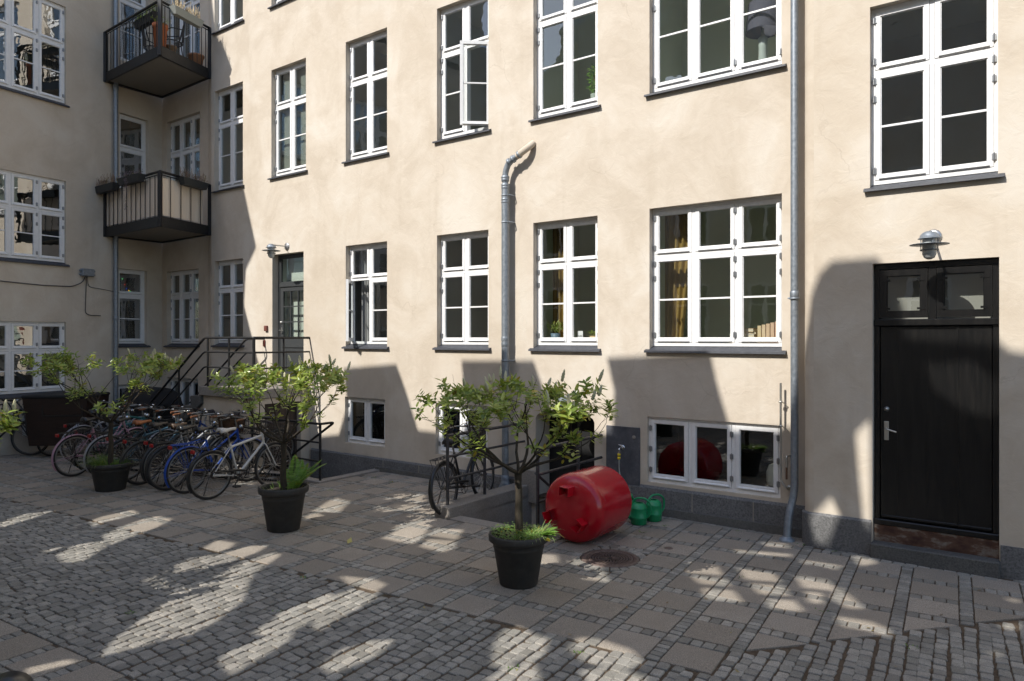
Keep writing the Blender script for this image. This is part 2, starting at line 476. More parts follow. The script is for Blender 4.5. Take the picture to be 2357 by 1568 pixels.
# ---------- windows
def frame_ring(b, x0, x1, z0, z1, w, y0, y1, wb=None):
    wb = wb or w
    b.box(x0, y0, z0, x0+w, y1, z1); b.box(x1-w, y0, z0, x1, y1, z1)
    b.box(x0+w, y0, z1-w, x1-w, y1, z1); b.box(x0+w, y0, z0, x1-w, y1, z0+wb)
def make_window(parent, x0, x1, z0, z1, cols=2, top=.345, bar=True, r=.10, sill=True, hinge=True, opened=None,
                room=(.16,.165,.14), depth=1.6, marg=.3, gl=None, rails=True, mar_r=None, zlo=.6):
    W, Hh = x1-x0, z1-z0
    fb = MB(); fw = .034; mw_ = .042
    frame_ring(fb, 0, W, 0, Hh, fw, 0, .09, .045)
    iw = (W-2*fw-(cols-1)*mw_)/cols
    xs = [fw+i*(iw+mw_) for i in range(cols)]
    for i in range(cols-1): fb.box(xs[i]+iw, 0, .045, xs[i]+iw+mw_, .09, Hh-fw)
    if top:
        zt = Hh*(1-top)
        for i in range(cols): fb.box(xs[i], .001, zt-.021, xs[i]+iw, .089, zt+.021)
        rows = [(.045, zt-.021, bar), (zt+.021, Hh-fw, False)]
    else: rows = [(.045, Hh-fw, bar)]
    # gasket backing: dark shadow gap around each casement
    win = fb.build("window", M_WHITE, parent, (x0, r, z0))
    sw = .048
    panes = MB()
    for ri, (a, c, br) in enumerate(rows):
        for ci in range(cols):
            g = .004; w_, h_ = iw-2*g, c-a-2*g
            sb = MB()
            frame_ring(sb, 0, w_, 0, h_, sw, 0, .045, sw+.006)
            bd = .009    # inner glazing moulding
            frame_ring(sb, sw, w_-sw, sw+.006, h_-sw, bd, .012, .04)
            if rails: sb.extr([(-.018, .012), (-.018, .02), (0, .034), (0, .012)], sw-.014, w_-sw+.014)
            zb = (sw+.006+h_-sw)/2
            if br: sb.box(sw+bd, .01, zb-.011, w_-sw-bd, .04, zb+.011)
            side = 'R' if (ci == cols-1 and cols > 1) or (cols == 3 and ci == 1) else 'L'
            isop = opened and opened[0] == ci and opened[1] == ri
            pos = Vector((xs[ci]+g, -.006, a+g))
            s = sb.build("sash", M_WHITE, win)
            pv = [(sw+bd, .026, sw+.006+bd), (w_-sw-bd, .026, sw+.006+bd), (w_-sw-bd, .026, h_-sw-bd), (sw+bd, .026, h_-sw-bd)]
            if isop:
                ang = R(opened[2])
                if side == 'L':
                    s.location = pos; s.rotation_euler = (0, 0, -ang)
                    Mx = Matrix.Translation(pos) @ Matrix.Rotation(-ang, 4, 'Z')
                else:
                    Mx = Matrix.Translation(pos+Vector((w_, 0, 0))) @ Matrix.Rotation(ang, 4, 'Z') @ Matrix.Translation((-w_, 0, 0))
                    s.matrix_local = Mx
                panes.add([Mx @ Vector(p) for p in pv], [(0,1,2,3)])
            else:
                s.location = pos
                panes.add([Vector(p)+pos for p in pv], [(0,1,2,3)])
            if hinge:
                hx = xs[ci]+(iw if side == 'R' else 0)
                hs = [a+.09, c-.09] if ri == 1 or not bar else [a+.1, c-.27, c-.08]
                if not bar: hs = [a+.12, (a+c)/2, c-.12]
                for hz in hs: inst("hinge", HINGE, win, (hx, -.016, hz))
    panes.build("pane", gl or M_GLASS, win)
    if sill:
        sb = MB()
        sb.extr([(r+.02, .001), (-.052, -.062), (-.056, -.086), (-.03, -.088), (-.02, -.078), (r+.02, -.078)][::-1], -.055, W+.055)
        so = sb.build("sill", M_SILL, win); so.location = (0, -r, 0)
    # room behind, with white window lining
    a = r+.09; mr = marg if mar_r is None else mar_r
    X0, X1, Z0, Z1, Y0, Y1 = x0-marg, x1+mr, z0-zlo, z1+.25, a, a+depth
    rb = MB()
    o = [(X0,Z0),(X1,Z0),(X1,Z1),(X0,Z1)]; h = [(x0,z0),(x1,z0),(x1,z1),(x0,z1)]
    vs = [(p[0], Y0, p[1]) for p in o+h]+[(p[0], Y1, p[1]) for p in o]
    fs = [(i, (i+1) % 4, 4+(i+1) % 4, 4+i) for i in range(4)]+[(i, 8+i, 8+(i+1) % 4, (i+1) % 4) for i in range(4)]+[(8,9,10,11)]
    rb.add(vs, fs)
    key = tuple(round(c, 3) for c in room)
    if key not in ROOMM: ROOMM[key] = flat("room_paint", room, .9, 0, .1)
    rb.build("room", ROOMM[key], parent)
    return win
ROOMM = {}
_h = MB(); _h.lathe([(.0075, -.038), (.0095, -.03), (.0095, .03), (.0075, .038)], 8)
_h.box(-.02, .002, -.03, .02, .012, .03)
me = bpy.data.meshes.new("hinge"); me.from_pydata(_h.v, [], _h.f); me.materials.append(M_HINGE); HINGE = me

UC = [(-8.02,-6.96),(-5.98,-4.89),(-3.75,-2.68),(-1.52,-.45),(.39,1.47),(2.25,3.945)]
GREEN = (.58,.61,.50); GREY = (.5,.5,.46); DARK = (.42,.42,.38); PALE = (.4,.42,.38)
main_open = []; main_r = []
def addw(x0, x1, z0, z1, **k):
    main_open.append((x0, x1, z0-(.078 if k.get('sill', True) else 0), z1)); main_r.append(k.get('r', .10)+.02)
    return make_window(main_b, x0, x1, z0, z1, **k)
# row 1 (lower)
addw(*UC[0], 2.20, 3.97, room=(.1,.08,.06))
addw(*UC[2], 2.20, 3.98, opened=(0, 0, 52), room=(.3,.3,.28))
addw(*UC[3], 2.20, 3.98, room=DARK)
addw(*UC[4], 2.20, 4.00, room=GREEN)
addw(*UC[5], 2.20, 4.01, cols=3, room=GREEN)
# row 2
addw(*UC[0], 5.54, 7.66, room=GREY)
addw(*UC[1], 5.56, 7.67, room=PALE, depth=.35)
addw(*UC[2], 5.56, 7.68, room=DARK)
addw(*UC[3], 5.57, 7.68, opened=(1, 0, 40), room=DARK)
addw(*UC[4], 5.57, 7.70, room=GREEN)
addw(*UC[5], 5.57, 7.70, cols=3, room=GREEN)
# row 3
for i in range(5): addw(*UC[i], 8.98, 11.05, room=GREY)
# cellar row
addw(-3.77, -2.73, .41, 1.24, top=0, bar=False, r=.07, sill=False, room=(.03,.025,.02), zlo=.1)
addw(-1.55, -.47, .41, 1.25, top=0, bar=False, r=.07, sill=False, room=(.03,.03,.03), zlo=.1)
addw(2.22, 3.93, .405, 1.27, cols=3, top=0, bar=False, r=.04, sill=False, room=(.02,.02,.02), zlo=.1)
# doors
main_open.append((-5.95, -4.96, 1.39, 3.97)); main_r.append(.16)
arch = [(.43, -1.1), (1.42, -1.1), (1.42, 1.13)]+[(.925+.495*math.cos(a), 1.13+.15*math.sin(a)) for a in [math.pi*k/10 for k in range(1, 10)]]+[(.43, 1.13)]
main_open.append(arch); main_r.append(.38)
wall(main_b, [(-8.14, -1.2), (4.35, -1.2), (4.35, 12.6), (-8.14, 12.6)], main_open, main_r, M_PLAST)
# recessed bay between the two wings (set back a little, with a splayed edge)
RB = .14
rec_open = []
def addr(x0, x1, z0, z1, **k):
    rec_open.append((x0, x1, z0-(.078 if k.get('sill', True) else 0), z1))
    w = make_window(bay, x0, x1, z0, z1, **k); return w
bay = root("apartment_building", tuple(mw(0, -RB, 0)), PHI_M, "narrow recessed bay of the beige building in the shaded corner behind the balconies", "building")
addr(-10.28, -8.90, 2.18, 3.88, cols=3, room=(.12,.11,.09), marg=.04, mar_r=.1)
addr(-10.28, -8.85, 5.2, 7.43, cols=3, room=(.1,.1,.09), marg=.04, mar_r=.1, sill=False)
addr(-10.28, -8.85, 8.6, 10.8, cols=3, room=(.06,.06,.06), marg=.04, mar_r=.1, sill=False)
addr(-10.28, -8.92, .45, 1.38, cols=3, top=0, bar=False, room=(.05,.05,.05), marg=.04, mar_r=.1, sill=False, zlo=.1)
wall(bay, [(-10.7, -.2), (-8.5, -.2), (-8.5, 12.6), (-10.7, 12.6)], rec_open, .12, M_PLAST_L)
b = MB(); b.add([(-8.5,0,-.2),(-8.14,-RB,-.2),(-8.14,-RB,12.6),(-8.5,0,12.6)], [(0,1,2,3)]); b.build("splayed_wall", M_PLAST_L, bay)
# left wing
left_open = []
def addl(x0, x1, z0, z1, **k):
    left_open.append((x0, x1, z0-(.078 if k.get('sill', True) else 0), z1))
    return make_window(left_b, x0, x1, z0, z1, gl=M_GLASS_OLD, **k)
for (z0, z1) in ((7.27, 9.30), (3.90, 5.62), (1.20, 2.64)):
    addl(-3.72, -2.12, z0, z1, cols=3, top=.40, room=(.25,.23,.2), r=.05)
    addl(-6.6, -5.0, z0, z1, cols=3, top=.40, room=(.25,.23,.2), r=.05)
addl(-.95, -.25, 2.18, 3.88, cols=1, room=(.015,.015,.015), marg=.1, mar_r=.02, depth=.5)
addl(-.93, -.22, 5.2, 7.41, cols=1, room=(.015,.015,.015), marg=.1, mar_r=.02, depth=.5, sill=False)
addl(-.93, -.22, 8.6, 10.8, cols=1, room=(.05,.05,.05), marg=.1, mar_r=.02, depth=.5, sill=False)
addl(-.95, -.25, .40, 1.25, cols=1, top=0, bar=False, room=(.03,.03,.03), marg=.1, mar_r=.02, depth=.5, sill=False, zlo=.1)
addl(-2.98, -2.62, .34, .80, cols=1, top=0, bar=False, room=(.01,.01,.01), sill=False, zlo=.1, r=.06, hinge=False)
wall(left_b, [(-30, -.2), (.2, -.2), (.2, 11.2), (-30, 11.2)], left_open, [ (.07 if o[1] < -1 else .12) for o in left_open], M_PLAST_L)
# right wing: rounded corner
rb_ = MB(); prof = [(0, 0)]+[(.12-.12*math.cos(a), -PROUD+.12-.12*math.sin(a)) for a in [math.pi/2*k/8 for k in range(9)]]
pts = prof
rb_.add([(p[0], p[1], z) for z in (-.2, 12.6) for p in pts], [(i, i+1, i+1+len(pts), i+len(pts)) for i in range(len(pts)-1)], True)
rb_.build("rounded_corner", M_PLAST_R, right_b)
rwall = root("wall_front", (0,0,0)) if False else None
dx0, dx1 = .71, 1.82       # door opening in the wing's own frame
rfr = bpy.data.objects.new("front_wall", None); bpy.data.objects.remove(rfr)
def shifted(o):            # parts of the right wing sit on its proud face
    o.location.y += -PROUD; return o
wr = wall(right_b, [(.12, -.2), (12, -.2), (12, 12.6), (.12, 12.6)], [(dx0, dx1, .08, 3.09), (.685, 1.81, 3.862, 5.82), (3.6, 4.7, 3.862, 5.82), (.685, 1.81, 7.2, 9.2)], [.12, .11, .11, .11], M_PLAST_R)
shifted(wr)
def addrw(x0, x1, z0, z1, **k):
    before = set(right_b.children)
    w = make_window(right_b, x0, x1, z0, z1, **k)
    for c in right_b.children:
        if c not in before: shifted(c)
    return w
addrw(.685, 1.81, 3.94, 5.82, top=.36, room=(.32,.32,.29), r=.09)
addrw(3.6, 4.7, 3.94, 5.82, top=.36, room=(.32,.32,.29), r=.09)
addrw(.685, 1.81, 7.28, 9.2, top=.36, room=(.32,.32,.29), r=.09)

# plinths
b = MB()
b.box(-4.72, -.028, -1.1, .33, .02, .19); b.box(-8.14, -.028, -.2, -6.6, .02, .19)
b.box(1.53, -.028, -.2, 4.27, .02, .33)
b.extr([(-.028, .33), (.02, .385), (.02, .33)], 1.53, 4.27)
b.extr([(-.028, .19), (.02, .24), (.02, .19)], -4.72, .33)
b.build("plinth", M_PLINTH, main_b)
for um in (1.98, 2.85, 3.62, -.95, -1.9, -2.75):
    b = MB(); zt = .33 if um > 1 else .19; b.box(um-.007, -.031, -.1, um+.007, -.027, zt); b.build("mortar_joint", M_CONC, main_b)
b = MB(); b.box(1.53, -.075, -.1, 4.25, -.029, .10); b.build("plinth_foot", M_CONCD, main_b); b = MB(); b.box(-2.9, -.08, -.1, .12, -.029, .07)
b.build("plinth_foot", M_CONCD, main_b)
b = MB(); pr = [(-.03, 0)]+[(.12-.15*math.cos(a), -PROUD+.12-.15*math.sin(a)) for a in [math.pi/2*k/8 for k in range(9)]]+[(.70, -PROUD-.03)]
n = len(pr)
b.add([(p[0], p[1], z) for z in (-.2, .35) for p in pr], [(i, i+1, i+1+n, i+n) for i in range(n-1)], True)
pi_ = [(p[0]+(.03 if i < n-1 else 0), p[1]+(.03 if i > 2 else 0)) for i, p in enumerate(pr)]
b.add([(p[0], p[1], .35) for p in pr]+[(p[0], p[1], .372) for p in pi_], [(i, i+1, i+1+n, i+n) for i in range(n-1)], True)
b.box(1.83, -PROUD-.03, -.2, 12, -PROUD+.02, .30)
b.build("plinth", M_PLINTH, right_b)
b = MB(); b.bbox(.70, -PROUD-.10, -.2, 1.83, -PROUD+.13, .15, .012); b.build("door_step", M_STEP, right_b)
def f_rust(t, bb):
    co = coords(t, (1,1,2)); n = noise(t, co, 5, 5, .6)
    t.links.new(ramp(t, n, [(.35, (.05,.02,.012)), (.5, (.10,.05,.03)), (.6, (.2,.17,.14)), (.7, (.09,.035,.02))]), bb.inputs["Base Color"])
M_RUST = mat("peeling_rusty_sill", (.1,.05,.03), .8, build=f_rust)
b = MB(); b.box(.715, -PROUD+.05, .15, 1.815, -PROUD+.13, .325); b.build("rusty_threshold", M_RUST, right_b)
b = MB(); b.box(.5, -PROUD+.165, 0, 2.0, -PROUD+.5, 2.435); b.box(.3, -PROUD+.5, 0, .55, -PROUD+.6, 3.6); b.box(.6, -PROUD+.4, 2.44, 1.95, -PROUD+.5, 3.5); b.build("leak_block", M_VOID, right_b)  # dark blocks added behind the door to stop daylight leaking round its frame
# ------------------------------------------------------------------ right black door
def door_right():
    y = -PROUD+.08
    b = MB()     # frame and transom
    b.box(.715, y, .33, .765, y+.07, 3.08); b.box(1.765, y, .33, 1.815, y+.07, 3.08)
    b.box(.765, y, 3.03, 1.765, y+.07, 3.08)
    b.bbox(.712, y-.03, 2.43, 1.818, y+.07, 2.50, .008)
    b.bbox(.712, y-.04, .325, 1.818, y+.07, .385, .008)
    b.box(1.215, y, 2.50, 1.285, y+.07, 3.03)
    d = b.build("door_frame", M_BLACK, right_b)
    b = MB()
    for (a, c) in ((.765, 1.215), (1.285, 1.765)):
        frame_ring(b, a+.004, c-.004, 2.515, 3.02, .062, y-.012, y+.03)
        frame_ring(b, a+.066, c-.066, 2.577, 2.958, .012, y, y+.02)
        for zz in (2.6, 2.9):
            b.box(a+.02, y-.018, zz, a+.10, y-.011, zz+.022)
            b.box(c-.10, y-.018, zz, c-.02, y-.011, zz+.022)
    b.build("transom_light", M_BLACK, right_b)
    for (a, c) in ((.765, 1.215), (1.285, 1.765)):
        b = MB(); b.add([(a+.07, y+.012, 2.58), (c-.07, y+.012, 2.58), (c-.07, y+.012, 2.955), (a+.07, y+.012, 2.955)], [(0,1,2,3)]); b.build("pane", M_GLASS, right_b)
    b = MB(); b.box(.72, y+.09, 2.44, 1.81, y+.6, 2.46); b.box(.72, y+.22, 2.44, 1.81, y+.24, 3.08)
    b.build("room", flat("porch_paint", (.30,.29,.26), .9), right_b)
    b = MB()     # leaf of boards
    xs = [.768, .93, 1.15, 1.30, 1.47]
    b.bbox(.768, y+.018, .39, 1.468, y+.06, 2.425, .006)
    b.bbox(1.474, y+.012, .39, 1.762, y+.06, 2.425, .006)
    b.bbox(.775, y+.008, .40, 1.76, y+.02, .425, .004)
    leaf = b.build("door", M_BLACK, right_b)
    b = MB(); b.box(1.462, y+.004, .42, 1.48, y+.02, 2.42); b.box(.93, y+.0165, .43, .933, y+.019, 2.41); b.box(1.2, y+.0165, .43, 1.203, y+.019, 2.41); b.box(1.62, y+.0105, .43, 1.623, y+.013, 2.41)
    b.build("board_strip", M_BLACK, leaf)
    b = MB(); b.bbox(.805, y+.008, 1.22, .85, y+.019, 1.42, .003)
    pl = b.build("lock_plate", M_STEEL, leaf)
    b = MB(); b.tube([(.828, y+.01, 1.345), (.828, y-.035, 1.345), (.84, y-.05, 1.343), (.93, y-.055, 1.318)], .0085, 8)
    b.build("handle", M_STEEL, leaf)
    b = MB(); b.lathe([(.026, 0), (.026, .008), (.014, .012), (.014, .02), (0, .021)], 16, Matrix.Translation((.83, y+.018, 1.55)) @ Matrix.Rotation(R(90), 4, 'X'))
    b.build("lock", M_STEEL, leaf)
door_right()

# ------------------------------------------------------------------ door on the landing
def door_stair():
    x0, x1, z0, z1, y = -5.95, -4.96, 1.39, 3.97, .14
    b = MB(); frame_ring(b, x0, x1, z0, z1, .05, y, y+.08)
    b.box(x0+.05, y-.012, 3.33, x1-.05, y+.08, 3.40)
    b.build("door_frame", M_DARKDOOR, main_b)
    b = MB(); frame_ring(b, x0+.05, x1-.05, 3.40, 3.92, .03, y+.01, y+.05)
    b.build("transom_light", M_DARKDOOR, main_b)
    b = MB(); b.add([(x0+.08, y+.03, 3.43), (x1-.08, y+.03, 3.43), (x1-.08, y+.03, 3.89), (x0+.08, y+.03, 3.89)], [(0,1,2,3)])
    b.build("transom_pane", M_GLASS, main_b); b = MB()
    gx0, gx1, gz0, gz1 = x0+.15, x1-.14, 2.32, 3.24
    b.add([(gx0, y+.03, gz0), (gx1, y+.03, gz0), (gx1, y+.03, gz1), (gx0, y+.03, gz1)], [(0,1,2,3)])
    b.build("pane", M_GLASS, main_b)
    b = MB()
    b.box(x0+.052, y+.01, 1.42, gx0, y+.05, 3.325); b.box(gx1, y+.01, 1.42, x1-.052, y+.05, 3.325)
    b.box(gx0, y+.01, gz1, gx1, y+.05, 3.325); b.box(gx0, y+.01, 2.12, gx1, y+.05, gz0)
    b.box(gx0, y+.01, 1.42, gx1, y+.05, 1.62); b.box(gx0, y+.03, 1.62, gx1, y+.05, 2.12)
    frame_ring(b, gx0+.05, gx1-.05, 1.67, 2.07, .02, y+.018, y+.03)
    for i in (1, 2):
        xx = gx0+(gx1-gx0)*i/3; b.box(xx-.011, y+.012, gz0, xx+.011, y+.045, gz1)
        zz = gz0+(gz1-gz0)*i/3
        for j in range(3):
            a = gx0+(gx1-gx0)*j/3+(.011 if j else 0); c = gx0+(gx1-gx0)*(j+1)/3-(.011 if j < 2 else 0)
            b.box(a, y+.013, zz-.011, c, y+.044, zz+.011)
    leaf = b.build("door", M_DARKDOOR, main_b)
    b = MB(); b.lathe([(.028, 0), (.028, .01), (.018, .03), (0, .032)], 12, Matrix.Translation((x0+.10, y+.01, 2.62)) @ Matrix.Rotation(R(90), 4, 'X'))
    b.tube([(x0+.10, y+.01, 2.46), (x0+.10, y-.05, 2.46), (x0+.22, y-.055, 2.455)], .01, 8); b.box(x0+.08, y+.004, 2.40, x0+.12, y+.012, 2.52)
    b.build("handle", M_STEEL, leaf)
    b = MB(); b.box(x0, y+.22, z0, x1, y+.24, z1); b.box(x0, y+.08, z0-.02, x1, y+.42, z0); b.box(x0-.02, y+.08, z0, x0, y+.42, z1); b.box(x1, y+.08, z0, x1+.02, y+.42, z1); b.box(x0, y+.08, z1, x1, y+.42, z1+.02)
    b.build("room", flat("stair_hall_paint", (.5,.55,.48), .9), main_b)
door_stair()

# cellar door in the arched recess
b = MB(); b.box(.43, .37, -1.1, 1.42, .42, 1.3); b.box(.5, .355, -1.0, 1.36, .371, 1.0)
b.box(.98, .34, -.98, 1.0, .356, .98)
b.build("cellar_door", M_VOID, main_b)
# roof slabs keep daylight out of the shells
b = MB(); b.box(-8.2, 0, 12.6, 16, 9, 12.8); b.build("roof", M_CONCD, main_b)
b = MB(); b.box(-30, 0, 11.2, .3, 3, 11.4); b.build("roof", M_CONCD, left_b)

# ------------------------------------------------------------------ ground
TH = .5545; PP, PQ, PWD = .4843, .5, .3772
G0 = (-1.8374, 6.8685); ct, st_ = math.cos(TH), math.sin(TH)
def g2w(p, q): return (G0[0]+p*ct+q*st_, G0[1]-p*st_+q*ct)
def w2g(x, y):
    dx, dy = x-G0[0], y-G0[1]
    return (dx*ct-dy*st_, dx*st_+dy*ct)
PIT1 = [(-4.75, 0), (-2.95, 0), (-2.95, 1.2), (-4.75, 1.2)]
PIT2 = [(.36, 0), (1.50, 0), (1.50, 1.62), (.36, 1.62)]
pits = [[tuple(mw(u, d, 0).xy) for u, d in q] for q in (PIT1, PIT2)]
b = MB()
GZ = -.013
loops = [[(-40,-30),(40,-30),(40,40),(-40,40)]]+pits
tris = tessellate_polygon([[Vector((*p, 0)) for p in l] for l in loops])
fl = [p for l in loops for p in l]; fs = []
for t in tris:
    a, q, c = [fl[i] for i in t]
    fs.append(tuple(t) if (q[0]-a[0])*(c[1]-a[1])-(q[1]-a[1])*(c[0]-a[0]) > 0 else tuple(t)[::-1])
b.add([(*p, GZ) for p in fl], fs)
tag(b.build("ground", M_DIRT), kind='structure')

def mframe(x, y):
    dx, dy = x-MAIN_O[0], y-MAIN_O[1]
    return dx*MAIN_U[0]+dy*MAIN_U[1], dx*MAIN_U[1]-dy*MAIN_U[0]
def free(x, y, m=.0):
    u, d = mframe(x, y)
    if u < -8.14:
        if d < -RB+.03: return False
    elif u > 4.22:
        if d < PROUD+.06: return False
    elif d < .055: return False
    dl = (x-LEFT_O[0])*LEFT_U[1]-(y-LEFT_O[1])*LEFT_U[0]
    if dl < .03: return False
    if -4.95 < u < -2.72-m and d < 1.42: return False
    if -8.5 < u < -4.7 and .2 < d < 1.25: return False
    if .10 < u < 1.53 and d < 1.85: return False
    if 4.95 < u < 6.1 and d < PROUD+.13: return False
    return True
MANH = gp(1404, 1284.6)
def slabq(i, j):
    if j <= -5: return 'full'
    if j < 0: return None
    if i <= 7: return 'full'
    if j > i-7: return 'full'
    if j == i-7: return 'tri'
    return None
def inslabfield(p, q):
    if q < -4*PQ-.115: return True
    if q < -.0: return False
    if p < 7*PP+PWD+.02: return True
    return (q-.5)*PP-(p-8*PP)*.5+.0 > 0
sett = []   # (cx,cy,hx,hy, taper)
slabs = []
for i in range(-22, 22):
    for j in range(-12, 26):
        t = slabq(i, j)
        if not t: continue
        cx, cy = g2w(i*PP+PWD/2, j*PQ+PWD/2)
        if not (-13 < cx < 9 and 2.2 < cy < 18 and free(cx, cy)): continue
        if (Vector((cx, cy))-MANH.xy).length < .42: 
            sett.append(('fill', i, j)); continue
        slabs.append((i, j, t))
rr = random.Random(5)
quads = []   # list of 4 (p,q) corners for setts
def sq(p0, p1, q0, q1, j=.006, gap=.006):
    quads.append([(p0+gap+rr.uniform(-j, j), q0+gap+rr.uniform(-j, j)), (p1-gap+rr.uniform(-j, j), q0+gap+rr.uniform(-j, j)),
                  (p1-gap+rr.uniform(-j, j), q1-gap+rr.uniform(-j, j)), (p0+gap+rr.uniform(-j, j), q1-gap+rr.uniform(-j, j))])
# bands in slab field
for i in range(-22, 22):
    for j in range(-12, 26):
        p0, q0 = i*PP, j*PQ
        if j >= 0 or j <= -6 or j == -5:
            # q-running band right of slab i
            if j >= 0 or j <= -5:
                n = 7
                for k in range(n):
                    a, c = q0+k*PQ/n, q0+(k+1)*PQ/n
                    if inslabfield(p0+PWD+.05, (a+c)/2): sq(p0+PWD+.002, p0+PP-.002, a, c, .004, .004)
            for k in range(4):
                a, c = p0+k*PWD/4, p0+(k+1)*PWD/4
                if inslabfield((a+c)/2, q0+PWD+.06) and j != -5: sq(a, c, q0+PWD+.002, q0+PQ-.004, .004, .004)
# sett fields: rows run along q
for i in range(-125, 125):
    p0 = i*.092; q = -2.118; first = rr.uniform(.05, .12)
    wob = rr.uniform(0, 6)
    while q < 9:
        L = rr.uniform(.085, .125) if q > -2.117 else first
        pc, qc = p0+.052, q+L/2
        if q+L*.5 > -.0 and q < 0 and pc < 7*PP+PWD: 
            L = max(.05, min(L, -q+.0)); qc = q+L/2
        if not inslabfield(pc, qc) and not inslabfield(pc+.03, qc+.02) and qc > -2.12:
            w = .010*math.sin(q*2.1+wob)
            ok = True
            if qc > .45 and (qc+.06-.5)*PP-(pc-8*PP)*.5 > 0: ok = False
            if ok: sq(p0+w, p0+.090+w, q, q+L, .006, .0045)
        q += L+.002
# fill around the manhole: small wedge setts
def build_setts(quads, name, material, top=.0, bev=.006, jz=.0028, extra=()):
    rq = random.Random(3); V = []; Fc = []
    def one(pts, hz):
        cx = sum(p[0] for p in pts)/len(pts); cy = sum(p[1] for p in pts)/len(pts); n = len(pts); k = len(V)
        tl = [(rq.uniform(-.028, .028)) for _ in range(2)]
        for (x, y) in pts: V.append((x, y, GZ-.004))
        for (x, y) in pts: V.append((x, y, hz-.006))
        for (x, y) in pts:
            dx, dy = cx-x, cy-y; L = math.hypot(dx, dy)+1e-6
            V.append((x+dx/L*bev, y+dy/L*bev, hz+(x-cx)*tl[0]+(y-cy)*tl[1]))
        for a in range(n):
            c = (a+1) % n
            Fc.append((k+a, k+c, k+n+c, k+n+a)); Fc.append((k+n+a, k+n+c, k+2*n+c, k+2*n+a))
        Fc.append(tuple(k+2*n+a for a in range(n)))
    for q in quads:
        pts = [g2w(*c) for c in q]
        cx = sum(p[0] for p in pts)/4; cy = sum(p[1] for p in pts)/4
        if not (-13 < cx < 9 and 2.2 < cy < 18 and free(cx, cy)): continue
        dm = math.hypot(cx-MANH.x, cy-MANH.y)
        if dm < .40: continue
        if (cy < 2.2+0): continue
        # chamfer the corners into octagons when near the camera
        if cy < 11:
            o = []
            for a in range(4):
                p, n_ = pts[a], pts[(a+1) % 4]; pv = pts[a-1]
                f1 = rq.uniform(.05, .13)
                o.append((p[0]+(pv[0]-p[0])*f1, p[1]+(pv[1]-p[1])*f1)); o.append((p[0]+(n_[0]-p[0])*f1, p[1]+(n_[1]-p[1])*f1))
            pts = o
        one(pts, top+rq.uniform(-jz, jz))
    for pts in extra: one(pts, top+rq.uniform(-jz, jz))
    m = MB(); m.v = V; m.f = [f[::-1] if False else f for f in Fc]; m.sm = [False]*len(Fc)
    return m
extra = []
for ring, (ra, rb2, n) in enumerate(((.315, .405, 22),)):
    for k in range(n):
        a0, a1 = 2*math.pi*(k+.06)/n, 2*math.pi*(k+.94)/n
        extra.append([(MANH.x+r_*math.cos(a), MANH.y+r_*math.sin(a)) for r_, a in ((ra, a0), (rb2, a0), (rb2, a1), (ra, a1))])
for (_, i, j) in [s for s in sett if s[0] == 'fill']:
    for a in range(4):
        for c in range(4):
            q0 = g2w(i*PP+PWD*(a+.5)/4, j*PQ+PWD*(c+.5)/4)
            if math.hypot(q0[0]-MANH.x, q0[1]-MANH.y) > .44:
                extra.append([g2w(i*PP+PWD*(a+e)/4, j*PQ+PWD*(c+f)/4) for e, f in ((.06,.06),(.94,.06),(.94,.94),(.06,.94))])
# course of setts along the foot of the walls
for k in range(70):
    u = -2.7+k*.112
    if .02 < u < 1.55: continue
    if u > 4.15: break
    extra.append([tuple(mw(uu, d, 0).xy) for uu, d in ((u, .06), (u+.105, .06), (u+.105, .15), (u, .15))][::-1])
for k in range(30):
    u = 4.5+k*.112; d0 = PROUD+(.105 if 4.9 < u < 6.1 else .035)
    extra.append([tuple(mw(uu, d, 0).xy) for uu, d in ((u, d0), (u+.105, d0), (u+.105, d0+.09), (u, d0+.09))][::-1])
tag(build_setts(quads, "sett_paving", M_SETT, extra=extra).build("sett_paving", M_SETT), kind='structure')
V = MB()
for (i, j, t) in slabs:
    g = .004; a, c, e, f = i*PP+g, i*PP+PWD-g, j*PQ+g, j*PQ+PWD-g
    P4 = [(a, e), (c, e), (c, f), (a, f)]
    if t == 'tri': P4 = [(a, e+.01), (c, f-.01), (a, f)]
    P4 = [g2w(*p) for p in P4]; n = len(P4)
    cx = sum(p[0] for p in P4)/n; cy = sum(p[1] for p in P4)/n
    hz = rr.uniform(-.002, .003); tx, ty = rr.uniform(-.006, .006), rr.uniform(-.006, .006)
    ins = [(p[0]+(cx-p[0])*.02, p[1]+(cy-p[1])*.02) for p in P4]
    V.add([(*p, GZ-.004) for p in P4]+[(*p, hz-.004) for p in P4]+[(*p, hz+(p[0]-cx)*tx+(p[1]-cy)*ty) for p in ins],
          [x for k in range(n) for x in ((k, (k+1) % n, n+(k+1) % n, n+k), (n+k, n+(k+1) % n, 2*n+(k+1) % n, 2*n+k))]+[tuple(2*n+k for k in range(n))])
tag(V.build("slab_paving", M_SLAB), kind='structure')

# ------------------------------------------------------------------ unseen wall behind the camera: roofline shades the yard, added openings throw sun patches
DSUN = 6.0
SV = Vector((-LHN.y, LHN.x))
def sh(P):
    t = P.x*LHN.x+P.y*LHN.y+DSUN
    return (P.x*SV.x+P.y*SV.y, P.z+t*TAN_EL)
out = []
for (x, y) in [(495,60),(530,200),(560,430),(590,570),(566,622),(562,700),(575,790),(592,860),(600,1000),(690,1010),(780,1000),(800,930),(791,848),(912,838),(936,905),(962,990),(1045,1000),(1073,960),(1062,830),(1228,830),(1252,900),(1290,990),(1410,1000),(1414,900),(1397,824),(1635,811),(1650,880),(1680,985),(1832,985)]:
    out.append(sh(wp(x, y)))
for (x, y) in [(1858,740),(1866,680),(1885,630),(1915,600),(2020,592),(2050,640),(2075,760),(2290,775),(2320,805),(2357,812)]:
    out.append(sh(wp(x, y, PROUD)))
